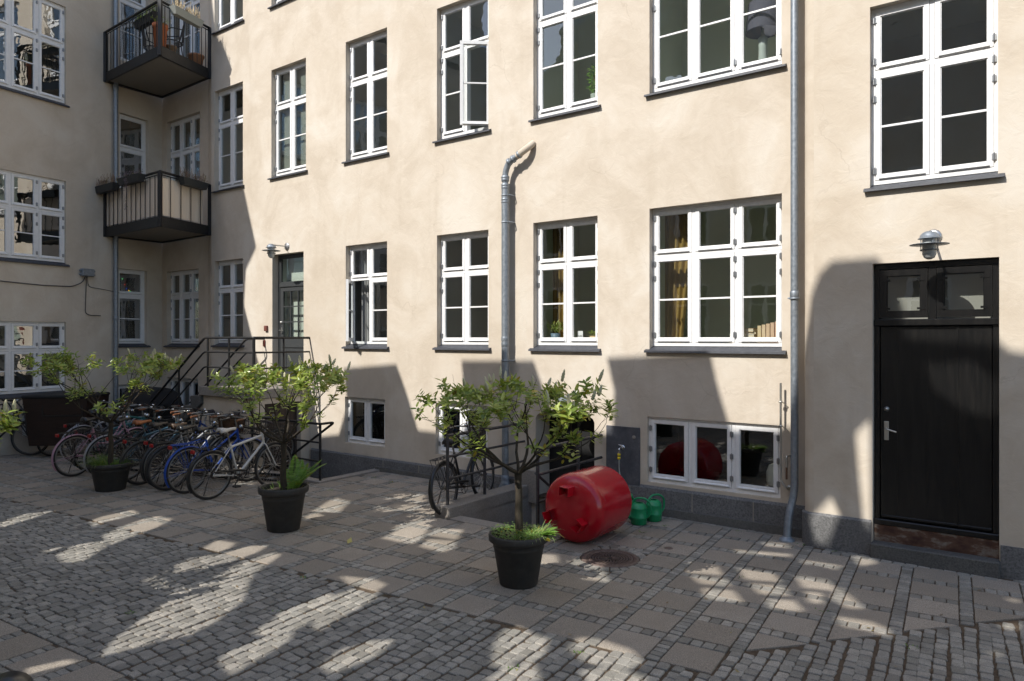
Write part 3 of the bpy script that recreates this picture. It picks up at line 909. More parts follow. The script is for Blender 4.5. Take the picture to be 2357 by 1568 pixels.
s0 = out[0][0]; s1 = out[-1][0]

def ccw(l):
    ar = sum(l[i][0]*l[(i+1) % len(l)][1]-l[(i+1) % len(l)][0]*l[i][1] for i in range(len(l)))
    return l if ar > 0 else l[::-1]
def crop(ox, oy, sc, pts): return [sh(gp((ox+x/sc)*.785667, (oy+y/sc)*.785667)) for x, y in pts]
HOLES = []; NG = 0  # openings added to the unseen wall so sun lands as patches on the paving
for q in [[(212,418),(430,440),(484,512),(236,490)], [(250,502),(495,524),(528,580),(310,560)], [(325,578),(540,597),(610,684),(340,655)],
          [(545,455),(790,487),(852,556),(604,535)], [(612,552),(862,572),(900,640),(690,625)], [(716,648),(925,662),(990,738),(762,716)],
          [(905,500),(1135,532),(1200,610),(962,585)], [(972,600),(1095,612),(1100,690),(1010,682)],
          [(1195,575),(1372,722),(1250,716),(1120,640)], [(1150,755),(1400,790),(1530,850),(1540,905),(1400,862),(1200,825)],
          [(705,293),(860,308),(925,336),(730,324)], [(500,341),(905,374),(908,390),(560,366)], [(945,404),(1230,446),(1190,474),(1050,440),(950,428)],
          [(1270,377),(1400,400),(1450,430),(1330,450),(1290,420)], [(2120,968),(2240,1000),(2210,1022),(2140,1000)], [(2225,642),(2340,660),(2340,684),(2250,664)],
          [(2180,806),(2330,790),(2340,850),(2230,850)]]:
    HOLES.append(crop(1900, 1450, 2.1427, q)); NG += 1
for q in [[(262,592),(500,472),(700,392),(900,345),(938,370),(800,410),(690,434),(580,510),(540,560),(345,624)],
          [(430,642),(560,572),(690,548),(690,600),(560,690),(450,694)],
          [(700,530),(850,462),(1000,402),(1080,388),(1165,410),(1050,462),(900,522),(780,572)],
          [(0,432),(160,375),(350,350),(200,396),(30,450)],
          [(1440,600),(1500,555),(1590,575),(1560,600),(1510,622)],
          [(930,880),(1080,770),(1190,735),(1180,790),(1040,880)], [(1215,728),(1330,680),(1430,660),(1450,690),(1300,760),(1200,785)],
          [(1470,665),(1700,600),(1830,592),(1740,640),(1480,735),(1330,760)],
          [(660,1400),(860,1200),(1180,960),(1400,835),(1420,900),(1230,1040),(1180,1130),(1050,1240),(880,1330),(700,1500)],
          [(1450,815),(1640,720),(1880,640),(1920,662),(1720,800),(1640,960),(1480,1100),(1300,1200),(1150,1290),(1100,1260),(1240,1120),(1300,1000),(1470,880)],
          [(1420,1500),(1600,1330),(1900,1200),(2000,1210),(1900,1290),(1700,1400),(1560,1500)],
          [(230,1440),(470,1392),(620,1440),(740,1510),(500,1540),(240,1530)],
          [(1780,1180),(2000,1040),(2240,930),(2330,960),(2200,1060),(2050,1150),(1900,1190)]]:
    HOLES.append(crop(0, 1350, 2.357, q))
for q in [[(250,800),(430,828),(510,852),(470,885),(330,850)], [(150,960),(350,885),(460,905),(430,960),(250,1060),(100,1160),(60,1120)],
          [(130,1400),(260,1320),(400,1262),(560,1252),(430,1340),(200,1450)],
          [(55,345),(190,262),(275,285),(215,355)], [(0,385),(60,365),(95,388),(30,422)],
          [(612,472),(672,425),(845,440),(790,500)], [(680,417),(722,380),(862,400),(850,432)], [(550,535),(640,484),(800,500),(765,545),(710,568)], [(862,512),(900,472),(1050,482),(1020,540)],
          [(812,590),(850,548),(1000,562),(990,600),(930,625)],
          [(1290,1400),(1340,1260),(1372,1180),(1440,1155),(1500,1190),(1480,1300),(1400,1400)], [(1530,1200),(1640,1250),(1600,1340),(1500,1400),(1510,1300)], [(1290,1500),(1400,1440),(1540,1420),(1560,1500),(1400,1550)],
          [(1845,1300),(1900,1237),(2000,1242),(2190,1310),(2280,1385),(2150,1425),(1950,1370)], [(1930,1460),(2100,1440),(2300,1500),(2200,1560),(2000,1540)],
          [(1625,652),(1700,660),(1722,705),(1615,695)], [(1610,710),(1722,720),(1725,762),(1600,742)],
          [(1835,682),(1890,672),(2038,702),(2000,740),(1850,712)], [(1832,750),(1860,745),(2020,768),(2030,800),(2068,832),(1822,795)]]:
    HOLES.append(crop(900, 1350, 2.357, q))
def dd(x, y): return ((2300+x/1.4257)*.785667, (650+y/1.4257)*.785667)  # more added openings, for sun patches on the black door and its wall
for q in [[(610,607),(770,600),(862,672),(864,790),(760,775),(650,700)]]:
    HOLES.append([sh(wp(*dd(*p), PROUD-.09)) for p in q])
for q in [[(300,905),(352,850),(358,1280),(330,1240),(318,1040)], [(130,1250),(190,1170),(215,1240),(180,1330),(140,1330)]]:
    HOLES.append([sh(wp(*dd(*p), PROUD)) for p in q])
rg = random.Random(12)  # round openings added to dapple the tree crowns with sun
for (cx, cy, cz, rx, n) in ((-2.75, 8.58, 1.62, .75, 9), (-6.1, 10.83, 1.7, .9, 6), (-4.3, 5.6, 1.5, .4, 2)):
    for k in range(n):
        s_, h_ = sh(Vector((cx, cy, cz)))
        s_ += rx*(2*(k+.5)/n-1)+rg.uniform(-.05, .05); h_ += rg.uniform(-.22, .30); r1 = rg.uniform(.11, .19)
        HOLES.append([(s_+r1*rg.uniform(.7, 1.2)*math.cos(a), h_+r1*rg.uniform(.8, 1.5)*math.sin(a)) for a in [k2*math.pi/4 for k2 in range(8)]])
def grow_poly(l, d=.025):
    cx = sum(p[0] for p in l)/len(l); cy = sum(p[1] for p in l)/len(l); o = []
    for x, y in l:
        L = math.hypot(x-cx, y-cy)+1e-6; o.append((x+(x-cx)/L*d, y+(y-cy)/L*d))
    return o
HOLES = [grow_poly(h, -.022 if k < NG else .05) for k, h in enumerate(HOLES)]
rear = root("pierced_shade_wall", (-DSUN*LHN.x, -DSUN*LHN.y, 0), math.atan2(SV.y, SV.x), "unseen beige wall behind the camera with chimney silhouette and added openings shaping the sunlight", "building")
# local frame: x along s, y = direction (-SV.y, SV.x) = away from the yard, z up
outline = ccw([(44, -.2), (-26, -.2), (-26, 16.9)]+out[::-1]+[(16.6, 22), (44, 22)])
Mr = Matrix(((1,0,0,0),(0,0,1,0),(0,1,0,0),(0,0,0,1)))
from mathutils.geometry import delaunay_2d_cdt
def inpoly(x, y, l):
    r_ = False
    for i in range(len(l)):
        (x1, y1), (x2, y2) = l[i-1], l[i]
        if (y1 > y) != (y2 > y) and x < (x2-x1)*(y-y1)/(y2-y1)+x1: r_ = not r_
    return r_
vv, ee = [], []
for l in [outline]+HOLES:
    n = len(vv); vv += [Vector(p) for p in l]; ee += [(n+i, n+(i+1) % len(l)) for i in range(len(l))]
V2, _, F2, *_r = delaunay_2d_cdt(vv, ee, [], 0, 1e-5)
keep = []
for f in F2:
    cx = sum(V2[i].x for i in f)/3; cy = sum(V2[i].y for i in f)/3
    if inpoly(cx, cy, outline) and not any(inpoly(cx, cy, h) for h in HOLES): keep.append(tuple(f))
cnt = {}
for f in keep:
    for i in range(3):
        a, q = f[i], f[(i+1) % 3]; cnt[(a, q)] = 1
n = len(V2); T_ = .3
fs = [f for f in keep]+[tuple(i+n for i in f)[::-1] for f in keep]+[(q, a, a+n, q+n) for (a, q) in cnt if (q, a) not in cnt]
b = MB(); b.add([(p.x, 0, p.y) for p in V2]+[(p.x, T_, p.y+T_*TAN_EL) for p in V2], fs)
b.build("wall", M_REAR, rear)  # thin screen, pierced only to shape the sunlight
wb, pb = MB(), []
for k in range(-9, 14):
    for (z0, z1) in ((2.2, 4.0), (5.1, 7.0)):
        x = k*2.2+.4
        w = MB(); frame_ring(w, x, x+1.06, z0, z1, .09, -.03, -.001); w.box(x+.49, -.025, z0+.09, x+.57, -.001, z1-.09); w.box(x+.09, -.02, z0+(z1-z0)*.62, x+.97, -.002, z0+(z1-z0)*.66)
        wo = w.build("window", M_WHITE, rear)
        p = MB(); p.add([(x+.09, -.008, z0+.09), (x+.97, -.008, z0+.09), (x+.97, -.008, z1-.09), (x+.09, -.008, z1-.09)], [(0,1,2,3)])
        p.build("pane", flat("dark_pane", (.02,.022,.025), .1), wo)

# ------------------------------------------------------------------ outdoor stair with landing
st = root("outdoor_stair", (*MAIN_O, 0), PHI_M, "concrete outdoor stair and landing with black railings below the lit glazed door", "staircase")
UL, UR, DL, ZL = -6.48, -4.75, 1.24, 1.39
RUN, RISE = .30, .1985
b = MB(); b.bbox(UL-.02, -DL, ZL-.17, UR, -.002, ZL, .008); b.build("landing_slab", M_CONC, st)
prof = [(UL-.02, ZL-.0)]
for k in range(1, 7):
    prof += [(UL-.02-RUN*(k-1), ZL-RISE*k), (UL-.02-RUN*k, ZL-RISE*k)]
prof += [(UL-.02-RUN*6, 0), (UL-.02-RUN*5.2, 0), (UL+.03, ZL-.33), (UL+.03, ZL-.171), (UL-.02, ZL-.171)]
Mx = Matrix(((1,0,0,0),(0,0,1,0),(0,1,0,0),(0,0,0,1)))
b = MB(); b.prism(ccw(prof), -DL+.01, -.375, Mx); b.build("flight", M_CONCD, st)
b = MB(); b.prism(ccw([(UR-.03, -1.1), (UR-.03, ZL-.172), (UL+.03, ZL-.172), (UL+.03, ZL-.335), (UL-.02-RUN*5.2, -.02), (UL-.02-RUN*5.2, -1.1)]), -DL+.07, -DL+.25, Mx)
b.box(UR-.22, -DL+.251, -1.1, UR-.03, -.98, ZL-.172); b.box(UR-.22, -.98, 1.12, UR-.03, 0, ZL-.172); b.box(UR-.22, -.2, -1.1, UR-.03, 0, 1.12)
b.build("support_wall", M_PLAST_L, st)
def f_brown(t, bb):
    n = noise(t, coords(t, (12,12,.8)), 3, 4, .6)
    t.links.new(ramp(t, n, [(.35, (.03,.02,.015)), (.7, (.055,.036,.026))]), bb.inputs["Base Color"])
M_BROWN = mat("dark_brown_boards", (.04,.028,.02), .6, build=f_brown)
b = MB(); b.box(UR-.2, -.98, -1.1, UR-.15, -.2, 1.12)
for k in range(1, 6): b.box(UR-.149, -.2-.13*k-.004, -1.08, UR-.146, -.2-.13*k+.004, 1.1)
b.build("cellar_door", M_BROWN, st)
def rail(b, pts, r=.021): b.tube(fillet(pts, .07), r, 8)
b = MB(); zs = (2.31, 2.045, 1.76); sl_ = RISE/RUN
for q, zz in enumerate(zs):
    ul = UL+.12*(1 if q == 0 else .9); ue = -8.35
    rail(b, [(UR-.03, -.0, zz), (UR-.03, -DL+.04, zz), (ul, -DL+.04, zz), (ue, -DL+.04, zz-(ul-ue)*sl_)], .022 if q == 0 else .016)
for (u, d, r_) in ((UR-.03, DL-.04, .027), (-5.55, DL-.04, .02), (-6.25, DL-.04, .02)): b.tube([(u, -d, ZL), (u, -d, 2.31)], r_, 8)
b.tube([(UR-.03, -.58, ZL), (UR-.03, -.58, 2.31)], .018, 8)
b.tube([(-7.28, -DL+.04, .75), (-7.28, -DL+.04, 1.69)], .02, 8); b.tube([(-8.3, -DL+.04, .0), (-8.3, -DL+.04, 1.0)], .02, 8)
b.build("railing", M_IRON, st)
b = MB()
for q, zz in enumerate((2.29, 2.02, 1.75)):
    rail(b, [(-6.22, 0, zz), (-6.22, -.40, zz), (-8.3, -.40, zz-2.08*sl_)], .019 if q == 0 else .015)
b.tube([(-7.6, -.40, .6), (-7.6, -.40, 1.35)], .018, 8)
b.build("railing", M_IRON, st)

# ------------------------------------------------------------------ cellar pits
def pit(label, poly, z, wallm, steps, rim):
    p = root("cellar_pit", (*MAIN_O, 0), PHI_M, label, "cellar stairwell")
    (u0, _), (u1, _), (_, d1), _ = poly
    b = MB()
    b.box(u0-.15, -d1, z-.05, u1, -.0, z)                        # floor
    b.box(u0-.15, -d1-.1, z, u1+.1, -d1, -.003)                  # front wall
    b.box(u1, -d1, z, u1+.1, .02, -.003)
    if rim != 'a': b.box(u0-.1, -d1, z, u0, .02, -.003)
    b.build("retaining_wall", wallm, p)
    b = MB()
    for s_ in steps: b.box(*s_)
    b.build("steps", M_CONC, p)
    return p
p1 = pit("sunken cellar entrance with dark walls and black railing right of the landing stair", PIT1, -1.05, M_PLINTH,
    [(-2.95-.3*(k+1), -1.2, -1.05, -2.95-.3*k, -.01, -.2*(k+1)) for k in range(4)], 'a')
b = MB(); b.bbox(-4.72, -1.37, -.05, -2.78, -1.2, .028, .006); b.bbox(-2.95, -1.199, -.05, -2.78, -.03, .028, .006)
b.build("coping", M_CONC, p1)
b = MB()
for q, zz in enumerate((.93, .63, .33)): b.tube([(-2.86, -1.285, zz), (-4.78, -1.285, zz)], .02 if q == 0 else .016, 8)
for u in (-2.86, -4.70): b.tube([(u, -1.285, .02), (u, -1.285, .93)], .021, 8)
rail(b, [(-2.86, -1.285, .93), (-2.86, -1.0, .93), (-4.55, -1.0, -.05)], .02)
b.build("railing", M_IRON, p1)
p2 = pit("sunken cellar entrance with concrete curb and worn railings behind the red tank", PIT2, -1.05, M_CONC,
    [(.36, -1.62+.27*k, -1.05, 1.5, -1.62+.27*(k+1), -.2*(k+1)) for k in range(4)], 'b')
b = MB(); b.bbox(.10, -1.83, -.05, .36, -.09, .15, .012); b.bbox(.361, -1.83, -.05, 1.5, -1.62, .012, .006)
b.build("curb", M_CONC, p2)
b = MB(); b.box(.105, -.085, -.1, .5, -.03, .36); b.build("curb_pier", M_CONC, p2)
b = MB()
for q, zz in enumerate((1.04, .77, .48)): b.tube([(.23, -1.72, zz), (.23, -.0, zz)], .021 if q == 0 else .017, 8)
for d in (1.72, .95): b.tube([(.23, -d, .14), (.23, -d, 1.04)], .021, 8)
b.build("railing", M_RAIL, p2)
b = MB()
for q, zz in enumerate((.965, .66, .33)): b.tube([(1.53, -1.56, zz), (1.53, -.0, zz)], .022 if q == 0 else .019, 8)
for d in (1.56, .62): b.tube([(1.53, -d, -.02), (1.53, -d, .965)], .022, 8)
b.tube([(1.46, -1.5, .66), (1.46, -.3, -.15)], .018, 8)
b.build("railing", M_RAIL, p2)

# ------------------------------------------------------------------ pipes
def wl(x, y, d=0):    # survey point expressed in the main wall frame
    P = wp(x, y, d); u, dd = mframe(P.x, P.y); return (u, -dd, P.z)
def pipe_root(name, label): return root(name, (*MAIN_O, 0), PHI_M, label, "drainpipe")
def collar(b, x, y, z, r, h=.05): b.lathe([(r*.98, z-h), (r*1.16, z-h*.8), (r*1.2, z-h*.2), (r*1.1, z), (r*1.22, z+h*.2), (r*1.22, z+h*.7), (r, z+h)], 16, Matrix.Translation((x, y, 0)))
cp = pipe_root("soil_pipe", "galvanised soil pipe rising from a basin and elbowing into the sunlit wall")
x0, y0 = wl(1163, 600, .13)[:2]
top = wl(1163, 405, .13)[2]
e = [wl(1228, 330, .0), wl(1218, 338, .08), wl(1203, 349, .13), wl(1190, 360, .13)]
b = MB(); b.tube(fillet(e, .08), .05, 14); b.build("painted_elbow", M_PLAST, cp)
e2 = [wl(1195, 356, .13), wl(1171, 374, .13), (x0, y0, top+.05), (x0, y0, top-.15)]
b = MB(); b.tube(fillet(e2, .09, 6), .046, 14); b.tube([(x0, y0, top-.15), (x0, y0, 1.6)], .057, 16)
b.tube([(x0, y0, 1.62), (x0, y0, .22)], .052, 16); b.build("pipe", M_GALV, cp)
for zz, h_ in ((wl(1163, 412, .13)[2], .045), (wl(1163, 430, .13)[2], .045), (wl(1163, 463, .13)[2], .045), (2.25, .09), (1.6, .05)):
    b = MB(); collar(b, x0, y0, zz, .051, h_); b.build("collar", M_GALV, cp)
m1 = Matrix.Translation(Vector(wl(1195, 356, .13))) @ (Vector(wl(1171, 374, .13))-Vector(wl(1195, 356, .13))).to_track_quat('Z', 'Y').to_matrix().to_4x4()
for t_ in (.0, .12, .2):
    b = MB(); b.lathe([(.05, -.02), (.058, -.015), (.058, .015), (.05, .02)], 14, m1 @ Matrix.Translation((0, 0, t_))); b.build("collar", M_GALV, cp)
for yy in (450, 512, 830):
    zz = wl(1163, yy, .13)[2]
    b = MB(); b.lathe([(.055, -.012), (.060, -.012), (.060, .012), (.055, .012)], 16, Matrix.Translation((x0, y0, zz))); b.tube([(x0+.06, y0, zz), (x0+.085, y0+.02, zz), (x0+.085, .0, zz)], .009, 6)
    b.build("bracket", M_CAST, cp)
b = MB(); b.lathe([(.052, .26), (.062, .25), (.062, .19), (.06, .17), (.10, .08), (.11, 0), (0, 0)][::-1], 18, Matrix.Translation((x0, y0, 0)))
b.build("foot", M_CAST, cp)
tk = tag(MB().lathe([(0, 0), (.13, 0), (.165, .07), (.175, .075), (.175, .09), (.155, .09), (.12, .02), (0, .02)], 24, Matrix.Translation(mw(x0, -y0, 0))).build("drain_basin", M_CONCD), "shallow concrete basin round the foot of the soil pipe", "drain basin")

dp = pipe_root("downpipe", "tall zinc downpipe in the corner beside the right wing, with elbow at its foot")
xd, yd = 4.125, -.14
b = MB(); b.tube(fillet([(xd, yd, 12.5), (xd, yd, .52), (xd-.04, yd-.08, .30), (xd-.05, yd-.13, .03)], .1, 6), .043, 16)
b.build("pipe", M_GALV, dp)
for zz in (6.25, wl(1834, 680, .14)[2]):
    b = MB(); b.lathe([(.044, -.05), (.05, -.045), (.051, .04), (.046, .05)], 16, Matrix.Translation((xd, yd, zz)))
    b.lathe([(.053, -.016), (.056, -.016), (.056, .004), (.053, .004)], 16, Matrix.Translation((xd, yd, zz-.03)))
    b.tube([(xd-.05, yd, zz-.03), (xd-.075, yd, zz-.03)], .009, 6); b.tube([(xd, yd+.04, zz-.03), (xd, 0, zz-.03)], .006, 6)
    b.build("bracket", M_GALV, dp)
b = MB(); b.lathe([(.085, 0), (.085, .02), (.06, .03), (.05, .05)], 20, Matrix.Translation((xd-.05, yd-.13, 0))); b.build("foot_flange", M_CAST, dp)

lp = root("downpipe", (*LEFT_O, 0), PHI_L, "narrow grey downpipe in the shade running behind both balconies", "drainpipe")
b = MB(); b.tube([(-1.07, -.08, 11), (-1.07, -.08, .02)], .05, 12); b.build("pipe", M_GALV, lp)
for zz in (2.75, 5.9, 7.9):
    b = MB(); b.lathe([(.051, -.05), (.058, -.04), (.058, .04), (.051, .05)], 12, Matrix.Translation((-1.07, -.08, zz))); b.build("bracket", M_GALV, lp)

# thin conduits beside the cellar window
cd_ = root("conduit", (*MAIN_O, 0), PHI_M, "thin vertical steel conduit on two clamps between cellar window and downpipe", "conduit")
b = MB(); b.tube(fillet([(3.96, -.10, 1.78), (3.96, -.10, .64), (4.03, -.09, .55), (4.03, 0, .55)], .05), .013, 8); b.build("pipe", M_STEEL, cd_)
for zz in (1.56, 1.28):
    b = MB(); b.lathe([(.014, -.01), (.024, -.008), (.024, .008), (.014, .01)], 8, Matrix.Translation((3.96, -.10, zz))); b.tube([(3.975, -.09, zz), (4.02, 0, zz-.07)], .006, 6); b.build("clamp", M_STEEL, cd_)
b = MB(); b.lathe([(.03, 0), (.03, .008), (.014, .012)], 12, Matrix.Translation((4.03, 0, .55)) @ Matrix.Rotation(R(90), 4, 'X')); b.build("flange", M_STEEL, cd_)
c2 = root("pipe_stub", (*MAIN_O, 0), PHI_M, "short bent steel pipe stub ending in a copper tip beside the conduit", "pipe")
b = MB(); b.tube(fillet([(4.04, 0, .93), (4.02, -.08, .93), (4.02, -.08, .80)], .03), .013, 8); b.build("pipe", M_STEEL, c2)
b = MB(); b.tube([(4.02, -.08, .80), (4.02, -.08, .66)], .012, 8); b.build("tip", flat("copper_tip", (.2,.12,.08), .5, .6), c2)

# ------------------------------------------------------------------ wall lamps
def lamp(u, d0, z, label, frame=(MAIN_O, PHI_M), L=.36):
    r_ = root("wall_lamp", tuple(mw(u, d0, z)), PHI_M, label, "wall lamp", "galvanised wall lamps over the doors")
    b = MB(); b.lathe([(.075, 0), (.075, .012), (.06, .022), (.018, .03)], 20, Matrix.Rotation(R(90), 4, 'X')); b.build("wall_plate", M_ALU, r_)
    b = MB(); b.tube(fillet([(0, -.02, 0), (0, -L*.6, -.0), (0, -L, .0), (0, -L, -.04)], .04), .012, 8); b.build("arm", M_ALU, r_)
    T = Matrix.Translation((0, -L, -.02))
    b = MB(); b.lathe([(0, .035), (.03, .032), (.06, .018), (.08, -.005), (.088, -.035), (.10, -.037), (.10, -.041), (.078, -.041)], 24, T); b.build("dome", M_GALV, r_)
    b = MB(); b.lathe([(.06, -.088), (.17, -.094), (.172, -.098), (.06, -.096)], 28, T, cap=False)
    for a in range(4): b.tube([T @ Vector((.078*math.cos(a*1.57+.5), .078*math.sin(a*1.57+.5), -.04)), T @ Vector((.078*math.cos(a*1.57+.5), .078*math.sin(a*1.57+.5), -.15))], .004, 5)
    b.lathe([(.076, -.145), (.082, -.145), (.082, -.155), (.076, -.155)], 24, T, cap=False)
    b.build("shade_ring", M_GALV, r_)
    b = MB(); b.lathe([(.062, -.04), (.064, -.15), (.062, -.19), (.045, -.225), (.02, -.24), (0, -.243)], 20, T); b.build("glass_globe", flat("opal_lamp_glass", (.45,.47,.46), .15), r_)
lamp(-5.47, 0, 4.10, "galvanised wall lamp beside the top of the landing door, casting a shadow on it")
lamp(5.52, PROUD, 3.33, "galvanised wall lamp mounted directly over the tall black door")
lamp(1.13, 0, 1.50, "galvanised wall lamp above the arched cellar door, half behind the shrub")

# ------------------------------------------------------------------ red boxes, junction box, cables
tag(MB().bbox(-.045, -.045, -.055, .045, 0, .055, .008).add([], []).build("call_box", flat("rusty_red_box", (.16,.05,.035), .6)), "small rust red call box left of the landing door", "call box")
o = bpy.data.objects["call_box"]; o.location = mw(-6.13, 0, 2.50); o.rotation_euler = (0, 0, PHI_M)
o2 = MB().bbox(-.03, -.03, -.065, .03, 0, .065, .006).build("call_box", flat("dull_red_box", (.15,.03,.02), .6)); o2.location = mw(-6.2, 0, 2.2); o2.rotation_euler = (0, 0, PHI_M)
tag(o2, "narrow dull red box behind the top railing, lower of two", "call box")
jb = root("junction_box", tuple(lw(-1.70, 0, 3.72)), PHI_L, "grey junction box on the shaded left wing under a patch of light", "junction box")
b = MB(); b.bbox(-.13, -.11, -.08, .13, 0, .08, .012); b.build("housing", M_CAST, jb)
b = MB(); b.bbox(-.125, -.125, -.075, .125, -.111, .075, .008); b.build("lid", M_GALV, jb)
for s_ in (-1, 1):
    for zz in (-.04, .04):
        b = MB(); b.lathe([(.016, 0), (.016, .04), (0, .042)], 8, Matrix.Translation((s_*.13, -.06, zz)) @ Matrix.Rotation(R(90*s_), 4, 'Y')); b.build("cable_gland", M_CAST, jb)
M_CABLE = flat("grey_cable", (.10,.09,.08), .7)
def cable(name, pts, r, label, m=M_CABLE, cat="cable"):
    return tag(MB().tube(fillet(pts, .08), r, 6).build(name, m), label, cat)
cable("cable", [lw(-6, .02, 3.43), lw(-3.6, .02, 3.43), lw(-2.6, .022, 3.39), lw(-2.0, .02, 3.40), lw(-1.8, .05, 3.5), lw(-1.74, .06, 3.64)], .011, "long sagging cable along the left wing running into the junction box")
cable("cable", [lw(-1.70, .06, 3.64), lw(-1.66, .03, 3.42), lw(-1.15, .02, 3.36), lw(-.96, .02, 3.33)], .007, "thin cable from the junction box to the recessed window")
cable("cable", [lw(-1.72, .06, 3.64), lw(-1.70, .02, 3.4), lw(-1.72, .02, 2.85), lw(-1.62, .02, 2.80), lw(-1.38, .02, 2.80)], .010, "loose cable end hanging below the junction box in an L")

# ------------------------------------------------------------------ slate panel with tap, hose
sp = root("slate_panel", tuple(mw(1.865, 0, 0)), PHI_M, "dark slate splash panel set on the wall left of the cellar window", "panel")
def f_slate(t, bb):
    co = coords(t); n = noise(t, co, 6, 6, .7)
    t.links.new(ramp(t, n, [(.3, (.045,.047,.055)), (.55, (.085,.088,.1)), (.75, (.16,.16,.165))]), bb.inputs["Base Color"])
b = MB(); b.bbox(-.25, -.022, .27, .25, .005, 1.11, .004); b.build("slab", mat("worn_slate", (.08,.08,.09), .6, build=f_slate), sp)
b = MB(); b.lathe([(.026, 0), (.026, .004), (.012, .005), (0, .002)], 14, Matrix.Translation((.17, -.022, .98)) @ Matrix.Rotation(R(90), 4, 'X')); b.build("hole_rim", M_CONC, sp)
tp = root("garden_tap", tuple(mw(1.865, .022, .83)), PHI_M, "chrome garden tap with yellow hose connector on the slate panel", "tap")
b = MB(); b.lathe([(.035, 0), (.035, .006), (.014, .01)], 14, Matrix.Rotation(R(90), 4, 'X')); b.tube(fillet([(0, 0, 0), (0, -.07, 0), (0, -.1, -.01), (0, -.1, -.07)], .03), .011, 8); b.build("spout", M_CHROME, tp)
b = MB(); b.tube([(0, -.05, .0), (0, -.05, .035)], .006, 6); b.tube([(-.03, -.05, .035), (.03, -.05, .035)], .006, 6); b.build("handle", M_CHROME, tp)
b = MB(); b.lathe([(.014, -.07), (.021, -.075), (.021, -.10), (.017, -.102), (.017, -.108), (.021, -.11), (.021, -.135), (.015, -.15)], 12, Matrix.Translation((0, -.1, 0))); b.build("hose_connector", flat("yellow_plastic", (.75,.55,.02), .4), tp)
b = MB(); b.lathe([(.022, -.098), (.022, -.11)], 12, Matrix.Translation((0, -.1, 0))); b.build("connector_ring", M_GASK, tp)
tpw = mw(1.865, .12, .68)
cable("garden_hose", [tpw, mw(1.87, .13, .5), mw(2.02, .2, .3), mw(2.2, .4, .12), mw(2.2, .62, .03), mw(2.0, .66, .015), mw(1.75, .6, .015)], .008, "thin grey garden hose hanging from the tap down behind the cans", flat("hose_grey", (.32,.32,.28), .5), "hose")

# ------------------------------------------------------------------ red tank
def f_red(t, bb):
    co = coords(t); n = noise(t, co, 5, 5, .65); z = nd(t, "ShaderNodeSeparateXYZ"); t.links.new(co, z.inputs[0])
    c = ramp(t, n, [(.3, (.40,.003,.011)), (.65, (.47,.005,.015))])
    g = noise(t, co, 28, 5, .75)
    c = mixc(t, ramp(t, g, [(.74, (0,0,0)), (.86, (.4,.4,.4))]), c, (.3,.10,.07))
    t.links.new(c, bb.inputs["Base Color"]); bump(t, bb, n, .012, .01)
    t.links.new(ramp(t, n, [(.3, (.16,.16,.16)), (.7, (.25,.25,.25))]), bb.inputs["Roughness"])
    bb.inputs["Coat Weight"].default_value = .25; bb.inputs["Coat Roughness"].default_value = .12
M_RED = mat("red_tank_enamel", (.5,.01,.02), .3, spec=.5, build=f_red)
RT = .39; A = Vector((.67, 7.98, RT)); dirT = Vector((.61, .79, 0)).normalized()
tank = root("steel_tank", (A.x, A.y, 0), math.atan2(dirT.y, dirT.x), "big red steel tank lying on its side before the cellar entrance", "tank")
TT = Matrix.Translation((0, 0, RT)) @ Matrix.Rotation(R(90), 4, 'Y')
def dome(sign, x, h, n=10): return [(RT*math.sin(math.pi/2*k/n)**.8, x+sign*h*(math.cos(math.pi/2*k/n))) for k in range(n+1)]
b = MB(); b.lathe([(0,-.095),(.12,-.092),(.22,-.078),(.29,-.055),(.335,-.028),(.365,.0),(.382,.035),(.389,.07),(RT,.10),(RT, .66)]+dome(1, .66, .15)[::-1][1:], 56, TT); b.build("shell", M_RED, tank)
b = MB(); b.lathe([(RT+.001, .10), (RT+.004, .105), (RT+.001, .11)], 56, TT, cap=False); b.build("weld_seam", M_RED, tank)
for k, a in enumerate((3, 126, -112)):
    a = R(a); rr_ = .27
    M = Matrix.Translation((0, 0, RT)) @ Matrix.Rotation(a, 4, 'X') @ Matrix.Translation((-.04, 0, rr_-.0))
    b = MB()
    b.box(-.15, -.062, -.005, .05, .062, .003, M); b.box(-.15, -.062, -.095, .05, -.054, -.005, M); b.box(-.15, .054, -.095, .05, .062, -.005, M)
    b.build("leg", M_RED, tank)
# ------------------------------------------------------------------ watering cans
M_GREEN = flat("green_can_plastic", (.012,.27,.10), .35)
def can(loc, rz, label):
    c = root("watering_can", loc, rz, label, "watering can", "green plastic watering cans")
    b = MB(); b.lathe([(0, 0), (.085, 0), (.098, .012), (.10, .08), (.104, .085), (.104, .095), (.10, .10), (.098, .19), (.10, .195), (.10, .205), (.095, .21), (.085, .24), (.06, .262), (.04, .265), (.04, .258), (.055, .25)], 26); b.build("body", M_GREEN, c)
    b = MB(); b.tube(fillet([(-.09, 0, .08), (-.15, 0, .14), (-.15, 0, .27), (-.08, 0, .325), (.03, 0, .32), (.08, 0, .26), (.09, 0, .2)], .07, 5), .013, 8); b.build("handle", M_GREEN, c)
    b = MB(); b.tube([(.09, 0, .05), (.2, 0, .17), (.30, 0, .30)], [.026, .018, .013], 10); b.lathe([(.013, 0), (.035, .05), (.035, .056), (0, .06)], 14, Matrix.Translation((.30, 0, .30)) @ Matrix.Rotation(R(45), 4, 'Y')); b.build("spout", M_GREEN, c)
can((1.57, 8.83, 0), R(155), "green watering can nearest the red tank, its spout behind the tank")
can((1.79, 9.0, 0), R(200), "green watering can set against the plinth behind the nearer can")

